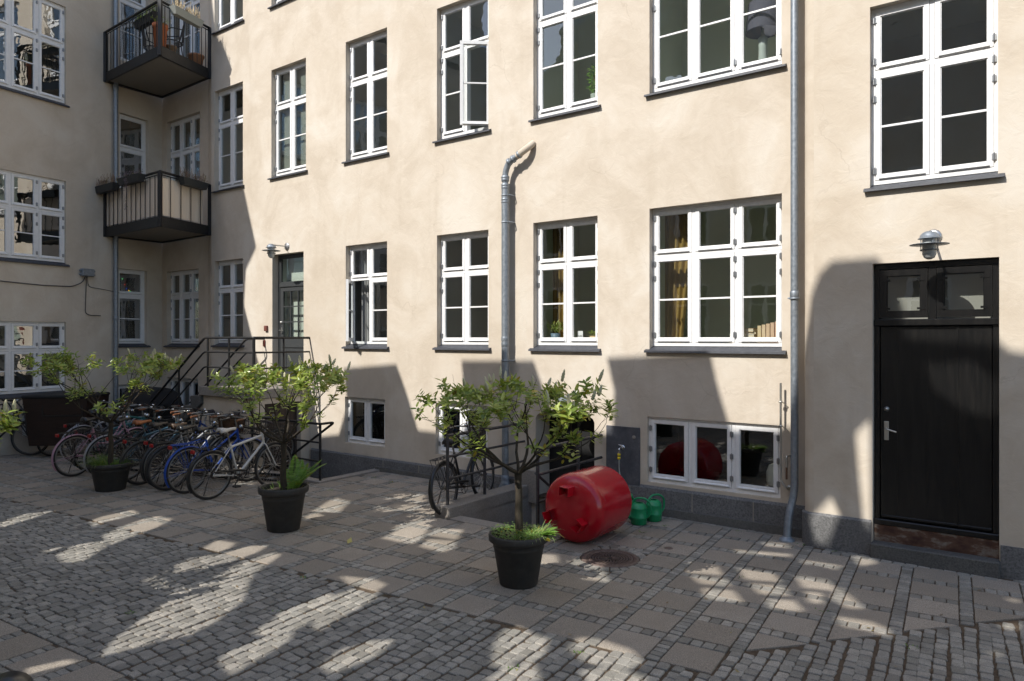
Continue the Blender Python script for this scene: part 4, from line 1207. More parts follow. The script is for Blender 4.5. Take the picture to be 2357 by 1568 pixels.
# ------------------------------------------------------------------ manhole
mh = root("manhole_cover", (MANH.x, MANH.y, 0), .5, "round brown cast iron drain cover with pierced pattern in the paving", "manhole cover")
M_MAN = mat("brown_cast_iron", (.09,.06,.05), .6, .3, build=lambda t, bb: (t.links.new(ramp(t, noise(t, coords(t), 30, 5, .7), [(.3, (.08,.055,.045)), (.6, (.17,.125,.105)), (.8, (.26,.22,.19))]), bb.inputs["Base Color"])))
b = MB(); b.lathe([(.245, -.02), (.245, .003), (.30, .003), (.305, -.02)], 48, cap=False); b.build("frame_ring", M_MAN, mh)
b = MB(); b.lathe([(0, -.008), (.238, -.008), (.24, -.02)], 48); b.build("slotted_disc", M_VOID, mh)
b = MB(); b.lathe([(.22, -.006), (.221, .002), (.238, .002), (.239, -.006)], 48, cap=False)
for k in range(18):
    a = 2*math.pi*k/18; Mk = Matrix.Rotation(a, 4, 'Z'); b.box(.03, -.0045, -.0085, .105, .0045, .001, Mk)
for ring in range(4):
    r0 = .115+ring*.028; n = 22+ring*6
    for k in range(n):
        a0 = 2*math.pi*(k+.12+.5*(ring % 2))/n; a1 = 2*math.pi*(k+.88+.5*(ring % 2))/n
        P = [(r_*math.cos(a), r_*math.sin(a)) for r_, a in ((r0, a0), (r0+.017, a0), (r0+.017, a1), (r0, a1))]
        b.add([(*p, -.0085) for p in P]+[(*p, .001) for p in P], [(4,5,6,7), (0,1,5,4), (1,2,6,5), (2,3,7,6), (3,0,4,7)])
b.build("tread_pattern", M_MAN, mh)
sd = gp(1539, 1262.5)
tag(MB().lathe([(0, .004), (.03, .004), (.034, .006), (.048, .006), (.05, 0)][::-1], 20, Matrix.Translation((sd.x, sd.y, 0))).build("survey_cap", M_MAN), "small round metal cap set in a slab right of the manhole", "ground cap")
lf = gp(800, 1252)
tag(MB().add([(lf.x, lf.y, .004), (lf.x+.05, lf.y+.01, .02), (lf.x+.03, lf.y+.05, .06), (lf.x-.015, lf.y+.03, .03)], [(0,1,2,3)]).build("fallen_leaf", flat("yellow_leaf", (.6,.5,.15), .6)), "single yellow fallen leaf lying on the slabs right of the middle pot", "leaf")

# ------------------------------------------------------------------ balconies
Cn = Vector((*LEFT_O, 0))
def balcony(zb, label, screen):
    Rp = mw(-8.2, .0, 0); Lp = lw(-1.27, 0, 0); Fp = Vector((-7.06, 14.29, 0))
    bal = root("balcony", (Cn.x, Cn.y, zb), 0, label, "balcony", "black steel corner balconies")
    def P(v, z): return (v.x-Cn.x, v.y-Cn.y, z)
    Cc = Cn+Vector((.15, -.05, 0))
    poly = ccw([tuple(P(v, 0)[:2]) for v in (Lp, Fp, Rp, Cc)])
    cx = sum(p[0] for p in poly)/4; cy = sum(p[1] for p in poly)/4
    ins = [(cx+(p[0]-cx)*.94, cy+(p[1]-cy)*.94) for p in poly]
    b = MB(); b.prism(ins, .03, .18); b.build("floor", mat("balcony_soffit", (.2,.18,.15), .9), bal)
    b = MB(); b.prism(poly, 0, .21, holes=[ins]); b.build("edge_beam", M_IRON, bal)
    H = 1.10
    edges = [(Lp, Fp, 12), (Fp, Rp, 5)] if screen else [(Lp, Fp, 17), (Fp, Rp, 11)]
    rb_ = MB(); bb = MB(); pb_ = MB()
    for (a, c, n) in edges:
        a2, c2 = P(a, 0), P(c, 0); a2 = Vector(a2); c2 = Vector(c2)
        rb_.tube([a2+Vector((0,0,H)), c2+Vector((0,0,H))], .028, 6)
        rb_.tube([a2+Vector((0,0,H-.06)), c2+Vector((0,0,H-.06))], .012, 4)
        for k in range(1, n):
            p = a2.lerp(c2, k/n); bb.tube([p+Vector((0,0,.2)), p+Vector((0,0,H-.05))], .009, 5, cap=False)
    for v in (Lp, Fp, Rp):
        p = Vector(P(v, 0)); pb_ = MB(); pb_.box(p.x-.035, p.y-.035, .0, p.x+.035, p.y+.035, H); pb_.build("corner_post", M_IRON, bal)
    rb_.build("handrail", M_IRON, bal); bb.build("balustrade", M_IRON, bal)
    if screen:
        s_ = MB()
        off = (Vector(P(Cc, 0))-Vector(P(Fp, 0))).normalized()*.05
        for (a, c) in ((Lp, Fp), (Fp, Rp)):
            a2, c2 = Vector(P(a, 0)), Vector(P(c, 0)); d = (c2-a2)
            pts = [a2+d*(.03+.94*k/16)+off*(1+.25*math.sin(k*1.9)) for k in range(17)]
            if a is Fp: pts = pts[:-2]
            vs = [p+Vector((0,0,z)) for p in pts for z in (.24, H-.10)]
            s_.add(vs, [(2*k, 2*k+2, 2*k+3, 2*k+1) for k in range(len(pts)-1)])
        s_.build("screen_cloth", flat("beige_screen", (.66,.57,.46), .9), bal)
    return bal, Lp, Fp, Rp, P
M_PLANTER = flat("zinc_planter", (.025,.027,.027), .6)
M_TERRA = flat("terracotta", (.42,.13,.05), .8)
# ------------------------------------------------------------------ plants
def leafmat(name, c0, c1, c2, tr=.35):
    m = bpy.data.materials.new(name); m.use_nodes = True; t = m.node_tree
    bb = t.nodes["Principled BSDF"]; out = [n for n in t.nodes if n.type == 'OUTPUT_MATERIAL'][0]
    g = nd(t, "ShaderNodeNewGeometry")
    c = ramp(t, g.outputs["Random Per Island"], [(0, c0), (.45, c1), (.9, c2), (.97, (.30,.24,.03))])
    t.links.new(c, bb.inputs["Base Color"]); bb.inputs["Roughness"].default_value = .32
    bb.inputs["Specular IOR Level"].default_value = .5
    trn = nd(t, "ShaderNodeBsdfTranslucent"); hs = nd(t, "ShaderNodeHueSaturation"); hs.inputs["Value"].default_value = 1.5
    t.links.new(c, hs.inputs["Color"]); t.links.new(hs.outputs[0], trn.inputs[0])
    mx = nd(t, "ShaderNodeMixShader"); mx.inputs[0].default_value = tr
    t.links.new(bb.outputs[0], mx.inputs[1]); t.links.new(trn.outputs[0], mx.inputs[2]); t.links.new(mx.outputs[0], out.inputs[0])
    return m
M_LEAF = leafmat("laurel_leaf", (.13,.19,.03), (.26,.34,.055), (.45,.51,.12))
M_GRASS = leafmat("grass_blade", (.07,.14,.02), (.12,.22,.04), (.2,.3,.07))
M_FERN = leafmat("fern_frond", (.13,.25,.04), (.17,.32,.05), (.24,.4,.08))
M_DRY = leafmat("dry_stems", (.16,.10,.06), (.25,.17,.1), (.3,.2,.16), .1)
M_SPIKE = flat("cream_flower_spike", (.55,.52,.33), .8)
def f_bark(t, bb):
    n = noise(t, coords(t, (1,1,.3)), 30, 5, .7)
    t.links.new(ramp(t, n, [(.3, (.02,.016,.011)), (.7, (.065,.05,.032))]), bb.inputs["Base Color"]); bump(t, bb, n, .6, .006)
M_BARK = mat("laurel_bark", (.07,.05,.03), .9, build=f_bark)
def f_pot(t, bb):
    co = coords(t); n = noise(t, co, 9, 5, .7)
    t.links.new(ramp(t, n, [(.3, (.022,.021,.019)), (.6, (.038,.035,.031)), (.8, (.07,.062,.05))]), bb.inputs["Base Color"])
    bump(t, bb, noise(t, co, 60, 3, .6), .2, .003)
M_POT = mat("black_plastic_pot", (.035,.033,.03), .62, build=f_pot)
M_SOIL = mat("potting_soil", (.035,.025,.018), 1, build=lambda t, bb: bump(t, bb, noise(t, coords(t), 40, 4, .7), 1, .02))

def leaf(b, p, d, up, L, w, curl=.25, rg=rnd):
    d = d.normalized(); sd = d.cross(up)
    if sd.length < 1e-4: sd = d.orthogonal()
    sd.normalize(); n = sd.cross(d)
    def q(t, s, h): return p+d*(L*t)+sd*(w*s)+n*(h*L)
    k = curl
    b.add([q(0,0,0), q(.3,-.42,.03), q(.35,0,-.03-k*.1), q(.3,.42,.03), q(.7,-.38,-k*.25), q(.72,0,-.04-k*.3), q(.7,.38,-k*.25), q(1,0,-k*.6)],
          [(0,2,1), (0,3,2), (1,2,5,4), (2,3,6,5), (4,5,7), (5,6,7)], True)

def tree(loc, H0, fork, rad, top, seed, label, pr, pt, ph, under, rz=0, lean=0):
    rg = random.Random(seed)
    t = root("potted_laurel", loc, rz, label, "potted tree", "potted laurel trees in black pots")
    b = MB(); b.lathe([(0, 0), (pt*.96, 0), (pt, .012), (pt+(pr-pt)*.52, ph*.71), (pt+(pr-pt)*.53+.004, ph*.72), (pt+(pr-pt)*.55+.004, ph*.75), (pt+(pr-pt)*.58, ph*.80), (pr*.90, ph*.83), (pr*.95, ph*.845), (pr*.985, ph*.86), (pr, ph*.90), (pr, ph*.965), (pr*.985, ph*.99), (pr*.95, ph), (pr*.90, ph*.985), (pr*.88, ph*.93), (pr*.86, ph*.8)], 44)
    b.build("pot", M_POT, t)
    b = MB(); sz = ph*.88; n = 20
    vs = [(0, 0, sz+.02)]+[(pr*.87*q*math.cos(2*math.pi*k/n), pr*.87*q*math.sin(2*math.pi*k/n), sz+rg.uniform(-.01, .012)) for q in (.5, 1) for k in range(n)]
    b.add(vs, [(0, 1+k, 1+(k+1) % n) for k in range(n)]+[(1+k, 1+n+k, 1+n+(k+1) % n, 1+(k+1) % n) for k in range(n)], True)
    b.build("soil", M_SOIL, t)
    wood = MB(); tips = []
    base = Vector((.0, 0, sz-.03)); fk = Vector((lean, .0, fork))
    n = 7; pts = [base.lerp(fk, k/n)+Vector((rg.uniform(-.006, .006), rg.uniform(-.006, .006), 0)) for k in range(n+1)]
    wood.tube(pts, [.042-.012*k/n+(.006 if k == n else 0) for k in range(n+1)], 9)
    def grow(p, d, L, r, lev):
        k = 4; pts = [p]; dd = d.normalized()
        for i in range(k):
            dd = (dd+Vector((rg.uniform(-.22, .22), rg.uniform(-.22, .22), rg.uniform(-.08, .20)))).normalized()
            pts.append(pts[-1]+dd*(L/k))
        rs = [r*(1-.38*i/k) for i in range(k+1)]
        wood.tube(pts, rs, 6 if lev < 2 else (5 if lev < 3 else 4), cap=False)
        if lev >= 4 or r < .0028:
            tips.append((pts[-1], dd)); 
            if rg.random() < .5: tips.append((pts[-2], (dd+Vector((rg.uniform(-1,1), rg.uniform(-1,1), .2))).normalized()))
            return
        nb = 2 if lev > 0 and rg.random() < .62 else 3
        for q in range(nb):
            a = rg.uniform(0, 6.28); sp = rg.uniform(.35, .75)
            o = dd.orthogonal().normalized(); o.rotate(Matrix.Rotation(a, 3, dd))
            nd_ = (dd+o*sp)
            e = pts[-1]; rad_xy = math.hypot(e.x-fk.x, e.y-fk.y)/rad
            nd_.z = nd_.z*.8+(.32 if rad_xy > .55 else .12)
            if e.z > top-.2: nd_.z *= .15; 
            if e.z < fork+.25: nd_.z += .25
            grow(e, nd_, L*rg.uniform(.62, .82), rs[-1]*rg.uniform(.62, .78), lev+1)
        if lev >= 1 and rg.random() < .8:
            tips.append((pts[2], (dd+Vector((rg.uniform(-1,1), rg.uniform(-1,1), .4))).normalized()))
    m = 8
    for k in range(m):
        a = 2*math.pi*(k+rg.uniform(-.25, .25))/m
        el = rg.uniform(.32, .6) if k % 2 else rg.uniform(.6, 1.2)
        grow(fk, Vector((math.cos(a), math.sin(a), el)), rad*.56, .017, 0)
    wood.build("trunk", M_BARK, t)
    lv = MB(); sp = []
    Z = Vector((0,0,1))
    for (p, d) in tips:
        if p.z > top+.08 or math.hypot(p.x-fk.x, p.y-fk.y) > rad*1.18: 
            if rg.random() < .6: continue
        nl = rg.randint(5, 10)
        ax = (d+Z*.5).normalized()
        for q in range(nl):
            o = ax.orthogonal().normalized(); o.rotate(Matrix.Rotation(q*2.4+rg.uniform(-.3, .3), 3, ax))
            dr = (o+ax*rg.uniform(.0, .95)).normalized()
            L = rg.uniform(.055, .095)
            leaf(lv, p-ax*(.10*q/nl), dr, ax, L, L*.47, rg.uniform(.05, .4), rg)
        if p.z > fork+(top-fork)*.55 and rg.random() < .34: sp.append((p, ax))
    lv.build("crown", M_LEAF, t)
    for (p, ax) in sp[:24]:
        ax = (ax+Z*1.2).normalized(); L = rg.uniform(.08, .125)
        M = Matrix.Translation(p+ax*.035) @ ax.to_track_quat('Z', 'Y').to_matrix().to_4x4()
        b = MB(); prof = []
        for k in range(9):
            z = L*k/8; r_ = .0155*math.sin(math.pi*min(1, .18+k/8*.8))**.6
            prof += [(r_*(1.15 if k % 2 else .85)+.0005, z)]
        b.lathe([(0, 0)]+prof+[(0, L+.004)], 8, M)
        b.build("flower_spike", M_SPIKE, t)
    # planting at the foot
    g = MB()
    def blade(p, a, L, droop, w=.006):
        d = Vector((math.cos(a), math.sin(a), 0)); pts = []
        for k in range(5):
            s = k/4; pts.append(p+d*(L*s*droop)+Z*(L*(s-.75*s*s*droop)))
        s_ = Vector((-math.sin(a), math.cos(a), 0))*w
        vs = []
        for k, q in enumerate(pts):
            ww = s_*(1-(k/4)**2*.9); vs += [q-ww, q+ww]
        g.add(vs, [(2*k, 2*k+1, 2*k+3, 2*k+2) for k in range(4)], True)
    if under == 'grass':
        for k in range(620):
            a = rg.uniform(0, 6.28); rr_ = pr*.8*math.sqrt(rg.random()); a2 = a+rg.uniform(-.7, .7)
            blade(Vector((rr_*math.cos(a), rr_*math.sin(a), sz)), a2, rg.uniform(.10, .26)*(1.25 if math.cos(a-3.4) > .2 else .6), rg.uniform(.4, 1.25), .0035)
        g.build("grass_tuft", M_GRASS, t)
    elif under == 'herbs':
        for k in range(1100):
            a = rg.uniform(0, 6.28); rr_ = pr*.93*math.sqrt(rg.random())
            p = Vector((rr_*math.cos(a), rr_*math.sin(a), sz+rg.uniform(0, .07)+.02)); d = Vector((rg.uniform(-1,1), rg.uniform(-1,1), rg.uniform(-.1,.5)))
            L = rg.uniform(.014, .026); leaf(g, p, d, Z, L, L*.9, .2, rg)
        g.build("ground_herbs", leafmat("herb_leaf", (.08,.17,.03), (.12,.24,.04), (.18,.3,.07)), t)
        g = MB()
        for k in range(150):
            c = Vector((.13, -.06, sz)) if k % 3 else Vector((.2, .03, sz)); a = rg.uniform(0, 6.28)
            blade(c+Vector((rg.uniform(-.05,.05), rg.uniform(-.05,.05), 0)), a, rg.uniform(.12, .25), rg.uniform(.5, 1.2), .006)
        g.build("grass_tuft", leafmat("spider_grass", (.2,.3,.08), (.28,.4,.12), (.4,.5,.2)), t)
        g = MB()
        for k in range(14):
            a = rg.uniform(-1.1, .5); p = Vector((.2, -.04, sz+.02))
            d = Vector((math.cos(a), math.sin(a), rg.uniform(.1, .9))); leaf(g, p+d*.05, d, Z, rg.uniform(.10, .15), .07, .5, rg)
        g.build("broad_leaf_plant", M_FERN, t)
    elif under == 'fern':
        for k in range(70):
            a = rg.uniform(0, 6.28); rr_ = pr*.8*math.sqrt(rg.random())
            blade(Vector((rr_*math.cos(a), rr_*math.sin(a), sz)), a, rg.uniform(.05, .16), rg.uniform(.4, 1.2), .004)
        g.build("grass_tuft", M_GRASS, t)
        g = MB(); c = Vector((.12, .02, sz))
        for k, (a, L, dr) in enumerate(((1.75,.46,.22),(1.2,.42,.35),(.45,.52,.62),(.1,.52,.72),(-.3,.42,.7),(2.3,.34,.6),(2.9,.22,1),(.8,.40,.45),(-1.2,.28,.8),(.25,.38,.5))):
            d = Vector((math.cos(a), math.sin(a), 0)); ax_pts = []
            for s_ in range(23):
                s = s_/22; ax_pts.append(c+d*(L*s*dr)+Z*(L*(s-.55*s*s*dr)))
            g.tube(ax_pts, [.003*(1-.7*i/22) for i in range(23)], 3, cap=False)
            sd = Vector((-math.sin(a), math.cos(a), 0))
            for s_ in range(3, 23):
                s = s_/22; w = .085*math.sin(math.pi*(s*.86+.10))**.8
                tn = (ax_pts[s_]-ax_pts[s_-1]).normalized()
                for e in (-1, 1):
                    leaf(g, ax_pts[s_], sd*e+tn*.35-Z*.15, tn.cross(sd)*1.0, w, .020, .2, rg)
        g.build("fern", M_FERN, t)
    return t
tree((-6.1, 10.83, 0), 0, 1.02, 1.0, 1.98, 11, "potted laurel with grass at its foot, farthest, before the row of bicycles", .31, .205, .42, 'grass')
tree((-2.75, 8.58, 0), 0, 1.04, .84, 1.92, 24, "potted laurel with a fern in its pot, middle one of the yard", .295, .19, .53, 'fern')
tree((.062, 6.69, 0), 0, 1.03, .80, 1.84, 37, "potted laurel with herbs at its foot, nearest, left of the red tank", .283, .18, .48, 'herbs')
tree((-4.66, 5.6, 0), 0, 1.0, .58, 1.80, 52, "potted laurel mostly out of view, its leaf tips at the left edge", .29, .19, .5, 'none')

# ------------------------------------------------------------------ bicycles
M_TYRE = flat("bicycle_tyre", (.022,.02,.019), .8)
M_RIM = flat("bicycle_rim", (.26,.255,.24), .4, .8)
M_RIMB = flat("dull_rim", (.13,.12,.11), .5, .7)
M_SPOKE = flat("spoke_wire", (.5,.48,.45), .4, .8)
M_CHAIN = flat("oily_chain", (.05,.04,.035), .5, .5)
M_LRED = flat("red_reflector", (.30,.008,.008), .3)
M_BLK = flat("black_bike_paint", (.012,.012,.013), .35)
M_RUB = flat("black_rubber", (.02,.02,.02), .7)
RW = .345
def torus(b, R_, r, n=40, m=8, M=None):
    pts = [Vector((R_*math.cos(2*math.pi*k/n), 0, R_*math.sin(2*math.pi*k/n))) for k in range(n)]
    if M: pts = [M @ p for p in pts]
    b.tube(pts, r, m, closed=True)
def mesh_of(b, name, m):
    me = bpy.data.meshes.new(name); me.from_pydata([tuple(v) for v in b.v], [], b.f); me.polygons.foreach_set("use_smooth", b.sm); me.materials.append(m); return me
_t = MB(); torus(_t, RW-.018, .018, 44, 8); ME_TYRE = mesh_of(_t, "tyre", M_TYRE)
def rimmesh(m, nm):
    b = MB(); n = 44
    for (r0, r1) in ((RW-.052, RW-.034),):
        prof = [(r0, -.009), (r0, .009), (r1, .013), (r1, -.013)]
        vs = [(p[0]*math.cos(2*math.pi*k/n), p[1], p[0]*math.sin(2*math.pi*k/n)) for k in range(n) for p in prof]
        b.add(vs, [(k*4+j, k*4+(j+1) % 4, ((k+1) % n)*4+(j+1) % 4, ((k+1) % n)*4+j) for k in range(n) for j in range(4)], True)
    b.lathe([(.018, -.045), (.024, -.03), (.012, -.026), (.012, .026), (.024, .03), (.018, .045)], 10, Matrix.Rotation(R(90), 4, 'X'))
    return mesh_of(b, nm, m)
ME_RIM = rimmesh(M_RIM, "rim"); ME_RIMB = rimmesh(M_RIMB, "rim_dull")
_s = MB()
for k in range(32):
    a = 2*math.pi*k/32; a2 = a+(.55 if (k//2) % 2 else -.55)
    y = .026 if k % 2 else -.026
    _s.tube([(.022*math.cos(a2), y, .022*math.sin(a2)), ((RW-.05)*math.cos(a), 0, (RW-.05)*math.sin(a))], .0016, 3, cap=False)
ME_SPOKE = mesh_of(_s, "spokes", M_SPOKE)
def wheel(parent, x, rim):
    w = inst("wheel", ME_RIM if rim else ME_RIMB, parent, (x, 0, RW), (0, rnd.uniform(0, 6), 0))
    inst("tyre", ME_TYRE, w); inst("spokes", ME_SPOKE, w); return w
BIKEM = {}
def bmat(c, metal=0, rough=.3):
    k = (c, metal)
    if k not in BIKEM: BIKEM[k] = mat("bike_paint", c, rough, metal)
    return BIKEM[k]
def bicycle(loc, hd, label, frame=(.02,.02,.02), fender=None, style='men', rim=True, saddle=(.02,.02,.02), rack=True, grip=(.03,.02,.02),
            basket=None, group="bicycles parked in a row at the rack", lean=.06, steer=0, hb='city', light=True, guard=True, seat_h=.98):
    wb_ = 1.06
    bk = root("bicycle", loc, hd, label, "bicycle", group)
    bk.rotation_euler = (lean, 0, hd)
    fm = bmat(frame); fd = bmat(fender) if fender else fm
    BB = Vector((.44, 0, .29)); ST = Vector((.30, 0, .74)); HT = Vector((.83, 0, .86)); HB = Vector((.86, 0, .72)); RA = Vector((0, 0, RW)); FA = Vector((wb_, 0, RW))
    b = MB(); r = .016
    b.tube([BB, ST, ST+(ST-BB).normalized()*.03], .017, 8)
    b.tube([HT+(HT-HB)*.15, HB-(HT-HB)*.2], .020, 10)
    if style == 'men':
        b.tube([ST-Vector((.005,0,.03)), HT-Vector((0,0,.03))], .019, 8); b.tube([BB, HB], .020, 8)
    elif style == 'curve':
        b.tube(fillet([BB, BB+Vector((.14,0,.08)), HB+Vector((-.10,0,-.08)), HB], .15, 8), .018, 8); b.tube(fillet([ST-Vector((.03,0,-.0))*-.0+Vector((.04,0,-.22)), Vector((.58,0,.48)), HT-Vector((0,0,.02))], .2, 8), .013, 8)
    else:
        b.tube([BB, HB], .020, 8); b.tube([ST+Vector((.04,0,-.22)), HT-Vector((0,0,.02))], .017, 8)
    for s in (-1, 1):
        b.tube([BB+Vector((-.04, s*.03, 0)), RA+Vector((0, s*.055, 0))], .009, 6); b.tube([ST+Vector((0, s*.02, -.02)), RA+Vector((0, s*.055, 0))], .008, 6)
    b.build("frame", fm, bk)
    b = MB()
    Hd = (HT-HB).normalized()
    for s in (-1, 1): b.tube(fillet([HB+Vector((.005, 0, -.01)), HB+Vector((.012, s*.05, -.03)), FA+Vector((-.05, s*.055, .1)), FA+Vector((0, s*.055, 0))], .05, 4), .011, 6)
    b.build("fork", fm if fender is None or frame == fender else bmat(frame), bk)
    wheel(bk, 0, rim); wheel(bk, wb_, rim)
    for (cx, a0, a1) in ((0, 20, 215), (wb_, 28, 170)):
        b = MB(); n = 22; vs = []
        for k in range(n+1):
            a = R(a0+(a1-a0)*k/n)
            for (yy, rr_) in ((-.026, RW+.004), (-.018, RW+.014), (0, RW+.019), (.018, RW+.014), (.026, RW+.004)): vs.append((cx+rr_*math.cos(a), yy, RW+rr_*math.sin(a)))
        b.add(vs, [(k*5+j, (k+1)*5+j, (k+1)*5+j+1, k*5+j+1) for k in range(n) for j in range(4)], True)
        for s in (-1, 1):
            a = R(a1-25); b.tube([(cx, s*.05, RW), (cx+(RW+.01)*math.cos(a), s*.024, RW+(RW+.01)*math.sin(a))], .003, 4)
        b.build("mudguard", fd, bk)
    # seatpost and saddle
    sd = (ST-BB).normalized(); sp = ST+sd*(seat_h-.07-ST.z)
    b = MB(); b.tube([ST, sp], .013, 8); b.build("seat_post", M_RIM, bk)
    b = MB(); sec = [(-.13,.075,.0),(-.12,.085,.02),(-.06,.08,.012),(0,.045,.0),(.07,.026,.004),(.13,.018,.004),(.15,.008,-.002)]
    vs = []
    for (x, w, z) in sec:
        for k in range(9):
            a = math.pi*k/8
            vs.append((sp.x+x, w*math.cos(a), sp.z+.035+z+.022*math.sin(a)-.045*(1-math.sin(a))*(w/.085)))
        vs.append((sp.x+x, 0, sp.z+.012+z))
    n = len(sec); m_ = 10
    b.add(vs, [(i*m_+j, i*m_+(j+1) % m_, (i+1)*m_+(j+1) % m_, (i+1)*m_+j) for i in range(n-1) for j in range(m_)]+[tuple(range(m_))[::-1], tuple((n-1)*m_+k for k in range(m_))], True)
    so = b.build("saddle", bmat(saddle, 0, .5), bk)
    b = MB()
    for s in (-1, 1): b.lathe([(.016, 0), (.02, .01), (.016, .02), (.02, .03), (.016, .04)], 8, Matrix.Translation((sp.x-.08, s*.035, sp.z-.03)))
    b.build("saddle_spring", M_CHAIN, so)
    # handlebar
    hz = 1.06; hx = .80
    b = MB(); b.tube([HT, Vector((hx, 0, hz-.03))], .013, 8)
    if hb == 'city':
        for s in (-1, 1): b.tube(fillet([(hx, 0, hz), (hx+.03, s*.12, hz), (hx+.02, s*.24, hz+.01), (hx-.18, s*.29, hz-.01)], .08, 5), .011, 8)
        g0, g1 = (hx-.07, .28), (hx-.19, .29)
    else:
        b.tube([(hx, -.29, hz), (hx+.02, 0, hz-.01), (hx, .29, hz)], .012, 8); g0, g1 = (hx, .18), (hx-.01, .30)
    h = b.build("handlebar", M_RIM if hb == 'city' else M_BLK, bk)
    for s in (-1, 1):
        b = MB(); b.tube([(g0[0], s*g0[1], hz), (g1[0], s*g1[1], hz-.01)], .017, 8); b.build("grip", bmat(grip, 0, .6), h)
    b = MB(); b.tube(fillet([(hx-.02, .2, hz), (hx+.12, .16, hz+.06), (hx+.1, .03, hz-.12), (HT.x+.03, .02, .8)], .1, 5), .004, 5)
    b.tube(fillet([(hx-.02, -.2, hz), (hx+.14, -.14, hz+.03), (hx+.1, -.03, hz-.14), (HT.x+.03, -.02, .8)], .1, 5), .004, 5)
    b.build("brake_cable", M_RUB, h)
    b = MB(); b.lathe([(0, 0), (.02, .003), (.026, .012), (.022, .024), (0, .03)], 12, Matrix.Translation((hx+.01, .1, hz+.012))); b.build("bell", M_CHROME, h)
    # drivetrain
    b = MB(); b.lathe([(.085, -.002), (.092, -.002), (.092, .002), (.085, .002)], 28, Matrix.Translation(BB+Vector((0, -.045, 0))) @ Matrix.Rotation(R(90), 4, 'X'), cap=False)
    ca = rnd.uniform(0, 6.28); cv = Vector((math.cos(ca), 0, math.sin(ca)))
    for k in range(5): a = ca+k*1.2566; b.tube([BB+Vector((0, -.045, 0)), BB+Vector((.087*math.cos(a), -.045, .087*math.sin(a)))], .006, 4)
    b.tube([BB+Vector((0, -.06, 0)), BB+cv*.17+Vector((0, -.07, 0))], .010, 6); b.tube([BB+Vector((0, .06, 0)), BB-cv*.17+Vector((0, .07, 0))], .010, 6); b.tube([BB+Vector((0,-.06,0)), BB+Vector((0,.06,0))], .018, 8)
    cr = b.build("crankset", M_CHAIN, bk)
    for s, q in ((-1, cv), (1, -cv)):
        b = MB(); p = BB+q*.17; b.bbox(p.x-.045, min(s*.08, s*.17), p.z-.012, p.x+.045, max(s*.08, s*.17), p.z+.012, .004); b.build("pedal", M_RUB, cr)
    b = MB(); n = 16
    for s in (1, -1): b.tube([BB+Vector((0, -.045, s*.088)), RA+Vector((0, -.045, s*.035))], .004, 4)
    b.lathe([(.036, -.004), (.036, .004)], 14, Matrix.Translation(RA+Vector((0, -.045, 0))) @ Matrix.Rotation(R(90), 4, 'X'))
    b.build("chain", M_CHAIN, bk)
    if guard:
        b = MB(); b.tube([BB+Vector((.08, -.062, .06)), BB+Vector((-.06, -.062, .085)), RA+Vector((.02, -.058, .05))], [.018, .02, .01], 6); b.build("chain_guard", bmat((.02,.02,.02)), bk)
    b = MB(); b.tube([(.02, .06, RW-.02), (-.0, .16, .02)], .008, 6); b.tube([(-.02,.16,.012), (.05,.17,.012)], .008, 5); b.build("kickstand", M_CHAIN, bk)
    if rack:
        b = MB(); z = RW*2+.055
        b.tube(fillet([(.24, -.05, z+.03), (.12, -.06, z), (-.24, -.06, z), (-.27, 0, z), (-.24, .06, z), (.12, .06, z), (.24, .05, z+.03)], .05, 4), .005, 6)
        for k in range(4): b.tube([(.08-k*.09, -.06, z), (.08-k*.09, .06, z)], .004, 5)
        b.tube([(.1, 0, z), (-.25, 0, z)], .004, 5)
        for s in (-1, 1): b.tube([(0, s*.06, RW), (-.10, s*.06, z)], .005, 5); b.tube([(0, s*.06, RW), (-.22, s*.06, z)], .004, 5)
        b.build("rack", fd if fender == (.01,.06,.32) else M_BLK, bk)
    if light:
        b = MB(); zl = RW*2+.02; b.bbox(-.30, -.035, zl-.02, -.265, .035, zl+.03, .006); b.build("rear_light", M_LRED, bk)
    b = MB(); b.lathe([(.018, 0), (.034, .02), (.036, .05), (.03, .055), (0, .055)], 12, Matrix.Translation((HT.x+.04, 0, .9)) @ Matrix.Rotation(R(90), 4, 'Y')); b.build("headlight", M_CHROME if rim else M_BLK, bk)
    if basket:
        b = MB(); x0, x1, yw, z0, z1 = hx+.06, hx+.32, .18, .80, 1.02
        if basket == 'wicker':
            b.box(x0, -yw, z0, x1, yw, z0+.01); 
            for (a, c) in (((x0,-yw),(x1,-yw)),((x1,-yw),(x1,yw)),((x1,yw),(x0,yw)),((x0,yw),(x0,-yw))):
                e = .03; cx = (x0+x1)/2
                def o(p, k): return (cx+(p[0]-cx)*k, p[1]*k)
                A_, B_ = o(a, .88), o(c, .88); A2, B2 = o(a, 1.05), o(c, 1.05)
                b.add([(*A_, z0), (*B_, z0), (*B2, z1), (*A2, z1)], [(0,1,2,3)])
            b.tube([(x0-.01,-yw*1.05,z1),(x1+.01,-yw*1.05,z1),(x1+.01,yw*1.05,z1),(x0-.01,yw*1.05,z1)], .012, 6, closed=True)
            wm = mat("brown_wicker", (.10,.05,.025), .8, build=lambda t, bb: bump(t, bb, noise(t, coords(t, (3,3,14)), 22, 2), 1, .01))
            b.build("basket", wm, bk)
        else:
            for k in range(4):
                z = z0+(z1-z0)*k/3; q = .9+.04*k
                b.tube([(x0,-yw*q,z),(x1,-yw*q,z),(x1,yw*q,z),(x0,yw*q,z)], .004 if k < 3 else .006, 5, closed=True)
            for k in range(7):
                y = -yw*.9+2*yw*.9*k/6; b.tube([(x0,y,z1),(x0,y,z0),(x1,y,z0),(x1,y,z1)], .0028, 4)
            for k in range(1, 5):
                x = x0+(x1-x0)*k/5; b.tube([(x,-yw,z1),(x,-yw*.9,z0),(x,yw*.9,z0),(x,yw,z1)], .0028, 4)
